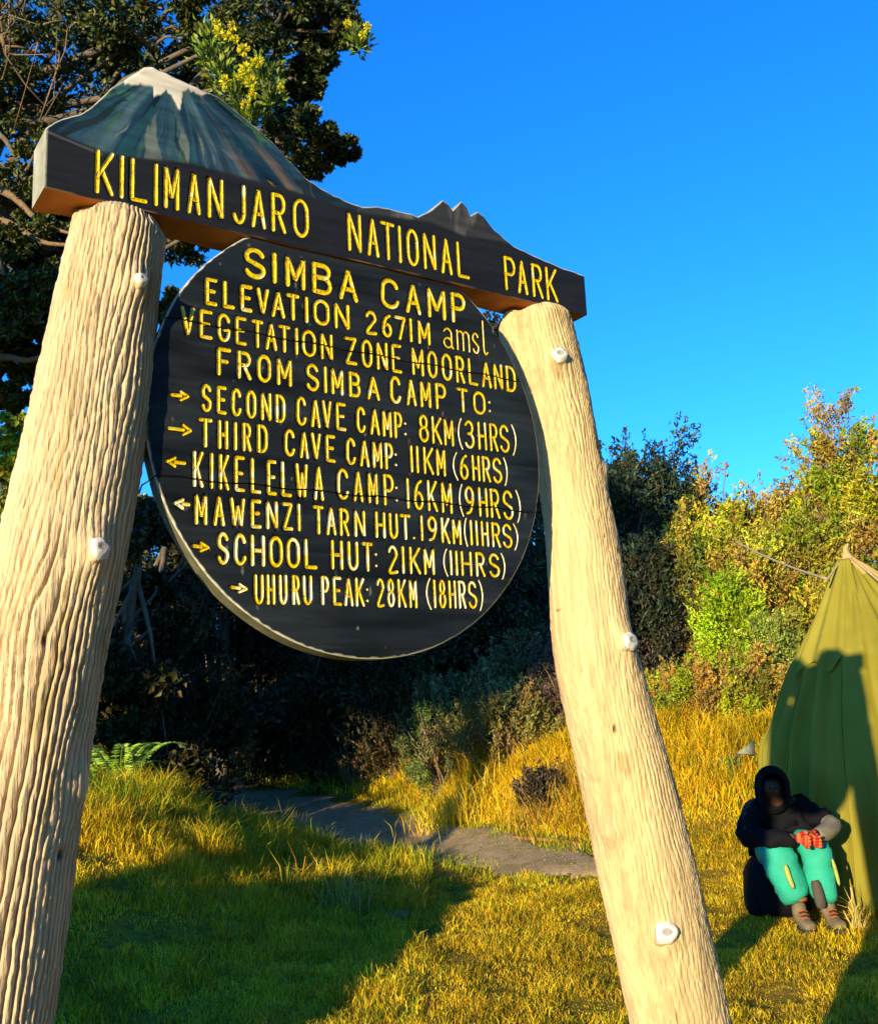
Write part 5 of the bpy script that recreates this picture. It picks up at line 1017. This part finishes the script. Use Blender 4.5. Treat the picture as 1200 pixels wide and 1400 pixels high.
M['grey'] = mat_simple('grey_tarp', (.30, .32, .28), (.16, .18, .14), .7, 14)
mesh('tarp_corner', v, [(0, 1, 2), (3, 5, 4), (0, 3, 4, 1), (1, 4, 5, 2), (2, 5, 3, 0)], M['grey'], tent)

# ------------------------------------------------------------------ person
M['jacket'] = mat_simple('black_jacket', (.004, .004, .006), (.007, .007, .009), .85, 20, .3, .006, .15)
M['teal'] = mat_simple('teal_trousers', (.02, .42, .27), (.03, .34, .23), .7, 9, .35, .012)
M['skin'] = mat_simple('brown_skin', (.07, .032, .018), (.09, .042, .024), .6, 30, .1)
M['boot'] = mat_simple('tan_leather_boot', (.22, .17, .09), (.13, .10, .055), .7, 30, .4, .004)
M['sole'] = mat_simple('dark_rubber_sole', (.05, .04, .03), None, .8, 30)
M['sock'] = mat_simple('orange_lace_trim', (.45, .14, .05), None, .8, 60)
M['sleeve'] = mat_simple('grey_sleeve', (.24, .21, .15), (.15, .13, .09), .8, 20, .3, .006)
M['dark_strip'] = mat_simple('dark_grey_patch', (.10, .08, .06), None, .8, 20)
M['hair'] = mat_simple('black_hair', (.01, .008, .008), None, .8, 60)
m, t, b, o = newmat('orange_striped_knit')
wv = t.nodes.new('ShaderNodeTexWave'); wv.inputs['Scale'].default_value = 9; wv.inputs['Distortion'].default_value = .6
tc = t.nodes.new('ShaderNodeTexCoord'); t.links.new(tc.outputs['Object'], wv.inputs[0])
t.links.new(ramp(t, wv.outputs['Fac'], [(.45, (.38, .02, .006)), (.6, (.60, .13, .03))]), b.inputs['Base Color']); b.inputs['Roughness'].default_value = .9; M['glove'] = m

def skin(name, verts, edges, radii, mat, parent, sub=2, root=0, disp=0.0):
    me = D.meshes.new(name); me.from_pydata([tuple(map(float, v)) for v in verts], edges, []); o = D.objects.new(name, me); COL.objects.link(o)
    sk = o.modifiers.new('s', 'SKIN'); sk.use_smooth_shade = True
    ss = o.modifiers.new('u', 'SUBSURF'); ss.levels = sub; ss.render_levels = sub
    for i_, r in enumerate(radii):
        rr_ = r if isinstance(r, tuple) else (r, r); me.skin_vertices[0].data[i_].radius = rr_
    me.skin_vertices[0].data[root].use_root = True
    bpy.context.view_layer.update(); dg = bpy.context.evaluated_depsgraph_get()
    nm = D.meshes.new_from_object(o.evaluated_get(dg)); D.objects.remove(o); D.meshes.remove(me)
    nm.name = name; nm.materials.clear(); nm.materials.append(mat)
    for p_ in nm.polygons: p_.use_smooth = True
    if disp:
        n_ = len(nm.vertices); co = np.empty(n_ * 3, np.float32); nm.vertices.foreach_get('co', co); no = np.empty(n_ * 3, np.float32); nm.vertices.foreach_get('normal', no)
        co = co.reshape(-1, 3); no = no.reshape(-1, 3); w = fbm(co[:, 0] * 11, co[:, 1] * 11, co[:, 2] * 26, 77, 3)
        co = co + no * (w * disp)[:, None]; nm.vertices.foreach_set('co', co.ravel())
    o = D.objects.new(name, nm); COL.objects.link(o); o.parent = parent; return o
pb = P(1108, 1278, 7.08); PG = float(gz(pb[0], pb[1]))
person = empty('person', (pb[0], pb[1], PG)); person.scale = (1.0, 1.0, 1.0); tag(person, 'seated person in hooded black jacket and teal trousers holding orange gloves before the tent', 'person')
HIP = (-.02, .34, .42); CH = (-.06, .20, .64); NK = (-.115, .10, .755); HD = (-.145, .02, .84)
SHL = (-.265, .16, .715); SHR = (.08, .16, .705); ELL = (-.335, .00, .55); ELR = (.21, -.02, .59); HNL = (-.09, -.22, .555); HNR = (0.0, -.22, .56)
KNL = (-.185, -.10, .50); KNR = (.045, -.12, .50); ANL = (-.10, -.14, .12); ANR = (.075, -.15, .12)
# body: one continuous skinned figure
bv = [HIP, CH, NK, (-.13, .05, .80), HD, (-.15, .02, .91), SHL, ELL, HNL, SHR, ELR, HNR, (-.11, .30, .42), KNL, ANL, (.09, .30, .42), KNR, ANR, (-.09, -.23, .06), (.09, -.24, .06)]
be = [(0, 1), (1, 2), (2, 3), (3, 4), (4, 5), (2, 6), (6, 7), (7, 8), (2, 9), (9, 10), (10, 11), (0, 12), (12, 13), (13, 14), (0, 15), (15, 16), (16, 17), (14, 18), (17, 19)]
brd = [(.14, .12), (.14, .11), .055, .055, (.075, .085), (.062, .07), .06, .042, .026, .06, .042, .026, .085, .06, .035, .085, .06, .035, .03, .03]
skin('body', bv, be, brd, M['skin'], person)
# face details
hv = np.array(HD)
v, f = cat([blob(hv + [0.008, -.088, -.012], .014, 1), blob(hv + [-.028, -.072, .012], .009, 2), blob(hv + [.038, -.072, .012], .009, 3)]); mesh('facial_features', v, f, M['skin'], person, smooth=True)
v, f = cat([blob(hv + [-.028, -.079, .012], .0065, 2), blob(hv + [.038, -.079, .012], .0065, 3)]); mesh('eyes', v, f, mat_simple('dark_eye', (.02, .015, .012), None, .2, 40, 0), person, smooth=True)
# jacket
jv = [(-.02, .32, .42), CH, (-.10, .12, .735), (-.19, .13, .70), (-.285, .09, .65), ELL, (-.22, -.12, .545), (-.10, -.195, .55), (.02, .13, .70), (.11, .10, .665), (.17, .05, .63), ELR]
je = [(0, 1), (1, 2), (2, 3), (3, 4), (4, 5), (5, 6), (6, 7), (2, 8), (8, 9), (9, 10), (10, 11)]
skin('jacket', jv, je, [(.22, .18), (.21, .16), (.12, .11), .095, .078, .074, .062, .047, .095, .082, .078, .07], M['jacket'], person, disp=.032)
skin('sleeve', [(.18, .03, .63), (.215, -.03, .59), (.13, -.12, .57), (.04, -.18, .56)], [(0, 1), (1, 2), (2, 3)], [.072, .078, .06, .045], M['sleeve'], person, disp=.01)
# hood: open shell around the face
n = 28; m_ = 16; V = []
for a in np.linspace(-.15, 1, m_):
    for q in np.linspace(0, 2 * math.pi, n, endpoint=False):
        r = .105 * math.sqrt(max(0, 1 - max(a, 0) ** 2 * .98)) if a > 0 else .096 * (.80 + .2 * (a + .15) / .15)
        V.append(hv + [math.cos(q) * r * .95, -.06 + (a + .15) * .155, math.sin(q) * r * 1.18 + .01 - (.03 if math.sin(q) < 0 else 0) * 1])
V = np.array(V); V += (.008 * fbm(V[:, 0] * 12, V[:, 1] * 12, V[:, 2] * 12, 7, 3))[:, None]
i = np.arange(m_ - 1)[:, None] * n; j = np.arange(n)[None, :]; j2 = (j + 1) % n
o = mesh('hood', V, np.stack([i + j, i + j2, i + n + j2, i + n + j], -1).reshape(-1, 4), M['jacket'], person, smooth=True); q_ = o.modifiers.new('t', 'SOLIDIFY'); q_.thickness = .012
# trousers, one leg each side of the gap
skin('trousers', [(0, .32, .40), (-.12, .22, .44), (-.205, -.05, .50), (-.175, -.115, .44), (-.14, -.13, .28), (-.105, -.14, .15), (.05, .22, .44), (.045, -.07, .50), (.05, -.13, .44), (.055, -.14, .28), (.065, -.15, .15)],
     [(0, 1), (1, 2), (2, 3), (3, 4), (4, 5), (0, 6), (6, 7), (7, 8), (8, 9), (9, 10)], [.15, .125, .108, .114, .110, .104, .115, .102, .106, .102, .10], M['teal'], person, disp=.020)
v, f = cat([tube(smoothline([(-.01, -.225, .30), (-.0, -.238, .22), (0.01, -.238, .14)], 8), [.022, .03, .033, .034, .034, .034, .03, .026], 8)]); mesh('leg_gap_strip', v, f, M['dark_strip'], person, smooth=True)  # dark grey strip low in the gap between the trouser legs
for (pts, w_) in (([(-.18, -.232, .40), (-.17, -.242, .33), (-.15, -.245, .26)], .016), ([(.115, -.215, .42), (.13, -.215, .34), (.14, -.215, .26)], .011)):
    v, f = tube(smoothline(pts, 8), w_ * np.array([.3, .8, 1, 1, 1, 1, .8, .3]), 7); mesh('side_stripe', v, f, mat_simple('pale_yellow_trim', (.45, .50, .10), None, .7, 40), person, smooth=True)
def boot(an, x, yx):
    a = np.array(an)
    bt = skin('boot', [a + [0, .01, .06], a + [0, 0, -.03], a + [x * .3, -.07, -.07], a + [x, -.16, -.082]], [(0, 1), (1, 2), (2, 3)], [(.052, .052), (.05, .055), (.046, .042), (.04, .03)], M['boot'], person, disp=.004)
    n = 20; q = np.linspace(0, 2 * math.pi, n, endpoint=False); ring = np.stack([np.cos(q) * (.05 + .004 * np.sin(q)), np.sin(q) * .115 - .075, np.zeros(n)], 1) + [a[0] + x * .5, a[1] - 0.005, 0]
    V = np.concatenate([ring + [0, 0, .0], ring + [0, 0, .028]]); F = [(*[k for k in range(n)][::-1],), (*[k + n for k in range(n)],)] + [(k, (k + 1) % n, (k + 1) % n + n, k + n) for k in range(n)]
    mesh('sole', V, F, M['sole'], bt)
    v, f = cat([tube([(a[0] - .035 + x * .3, a[1] - .05 - .018 * k, a[2] - .005 - .018 * k), (a[0] + x * .3, a[1] - .068 - .018 * k, a[2] + .008 - .018 * k), (a[0] + .035 + x * .3, a[1] - .05 - .018 * k, a[2] - .005 - .018 * k)], .004, 5) for k in range(3)]); mesh('laces', v, f, M['sock'], bt)
    v, f = tube([a + [0, 0, .055], a + [0, 0, .075]], .056, 12); mesh('cuff', v, f, M['sock'], bt)
boot(ANL, .02, 0); boot(ANR, .025, 0)
# gloved hands, five fingers each, closed on each other
def glove(w, d, sg):
    w = np.array(w, float); vs = [w - np.array(d) * .03, w, w + np.array(d) * .05]; ed = [(0, 1), (1, 2)]; rd = [.03, .032, .034]
    d = np.array(d, float); s = np.array([0, .15, 1.0]); s -= d * (s @ d); s /= np.linalg.norm(s); dn = np.cross(d, s) * sg
    for k, (off, ln) in enumerate([(-.03, .05), (-.01, .062), (.01, .066), (.03, .058)]):
        b_ = len(vs); p0 = w + d * .055 + s * off; vs += [p0, p0 + d * ln * .5 + dn * .008, p0 + d * ln * .7 + dn * .03, p0 + d * ln * .5 + dn * .05]; ed += [(2, b_), (b_, b_ + 1), (b_ + 1, b_ + 2), (b_ + 2, b_ + 3)]; rd += [.012, .0115, .011, .0095]
    b_ = len(vs); p0 = w + d * .01 + s * .035; vs += [p0, p0 + d * .03 + s * .018 + dn * .01, p0 + d * .055 + s * .014 + dn * .02]; ed += [(1, b_), (b_, b_ + 1), (b_ + 1, b_ + 2)]; rd += [.014, .012, .01]
    skin('glove', vs, ed, rd, M['glove'], person, sub=1, root=1)
glove((-.075, -.235, .548), (.55, -.80, -.2), 1); glove((.015, -.225, .555), (-.35, -.9, -.25), -1)
# dark bag the person sits on
sb = empty('bag', (pb[0] - .09, pb[1] + .36, PG)); tag(sb, 'black soft bag the person sits on', 'bag')
n = 30; m_ = 16; ph = np.linspace(-1.5, 1.5, m_); q = np.linspace(0, 2 * math.pi, n, endpoint=False)
Q, PH = np.meshgrid(q, ph); pw = lambda a, e: np.sign(a) * np.abs(a) ** e
V = np.stack([.20 * (1 - .25 * np.sin(PH)) * pw(np.cos(Q), .8) * pw(np.cos(PH), .6), .22 * pw(np.sin(Q), .7) * pw(np.cos(PH), .5), .20 + .21 * pw(np.sin(PH), .7)], -1).reshape(-1, 3)
V += (.022 * fbm(V[:, 0] * 9, V[:, 1] * 9, V[:, 2] * 13, 17, 3))[:, None]
i = np.arange(m_ - 1)[:, None] * n; j = np.arange(n)[None, :]; j2 = (j + 1) % n
mesh('bag_body', V, np.stack([i + j, i + j2, i + n + j2, i + n + j], -1).reshape(-1, 4), M['jacket'], sb, smooth=True)
v, f = tube(smoothline([(-.10, -.05, .30), (-.16, -.11, .26), (-.18, -.15, .16), (-.17, -.16, .05)], 10), .012, 6); mesh('strap', v, f, M['jacket'], sb, smooth=True)

# ------------------------------------------------------------------ dome tent left of the photographer; its shadow lies on the grass
DC = (-4.02, 2.0); dz = float(gz(*DC)); dome = empty('dome_tent', (*DC, dz)); tag(dome, 'dome camping tent standing left of the sign', 'tent')
n = 72; m_ = 24; Q, PH = np.meshgrid(np.linspace(0, 2 * math.pi, n, endpoint=False), np.linspace(0, math.pi / 2, m_))
tt_ = PH / (math.pi / 2); rr_ = 1.85 * (1 - tt_ ** 1.5) ** .9; V = np.stack([rr_ * np.cos(Q), rr_ * np.sin(Q) * .8, 1.52 * (1 - (rr_ / 1.85) ** 3.0)], -1).reshape(-1, 3)
i = np.arange(m_ - 1)[:, None] * n; j = np.arange(n)[None, :]; j2 = (j + 1) % n
mesh('shell', V, np.stack([i + j, i + j2, i + n + j2, i + n + j], -1).reshape(-1, 4), mat_simple('green_nylon', (.05, .16, .08), (.04, .12, .06), .5, 6), dome, smooth=True)
for a in (.6, 2.2):
    t_ = np.linspace(0, math.pi, 30); v, f = tube(np.stack([1.86 * np.cos(t_) * math.cos(a), 1.86 * np.cos(t_) * math.sin(a) * .8, 1.55 * (1 - np.abs(np.cos(t_)) ** 3.0)], 1), .012, 6); mesh('pole', v, f, M['grey'], dome, smooth=True)
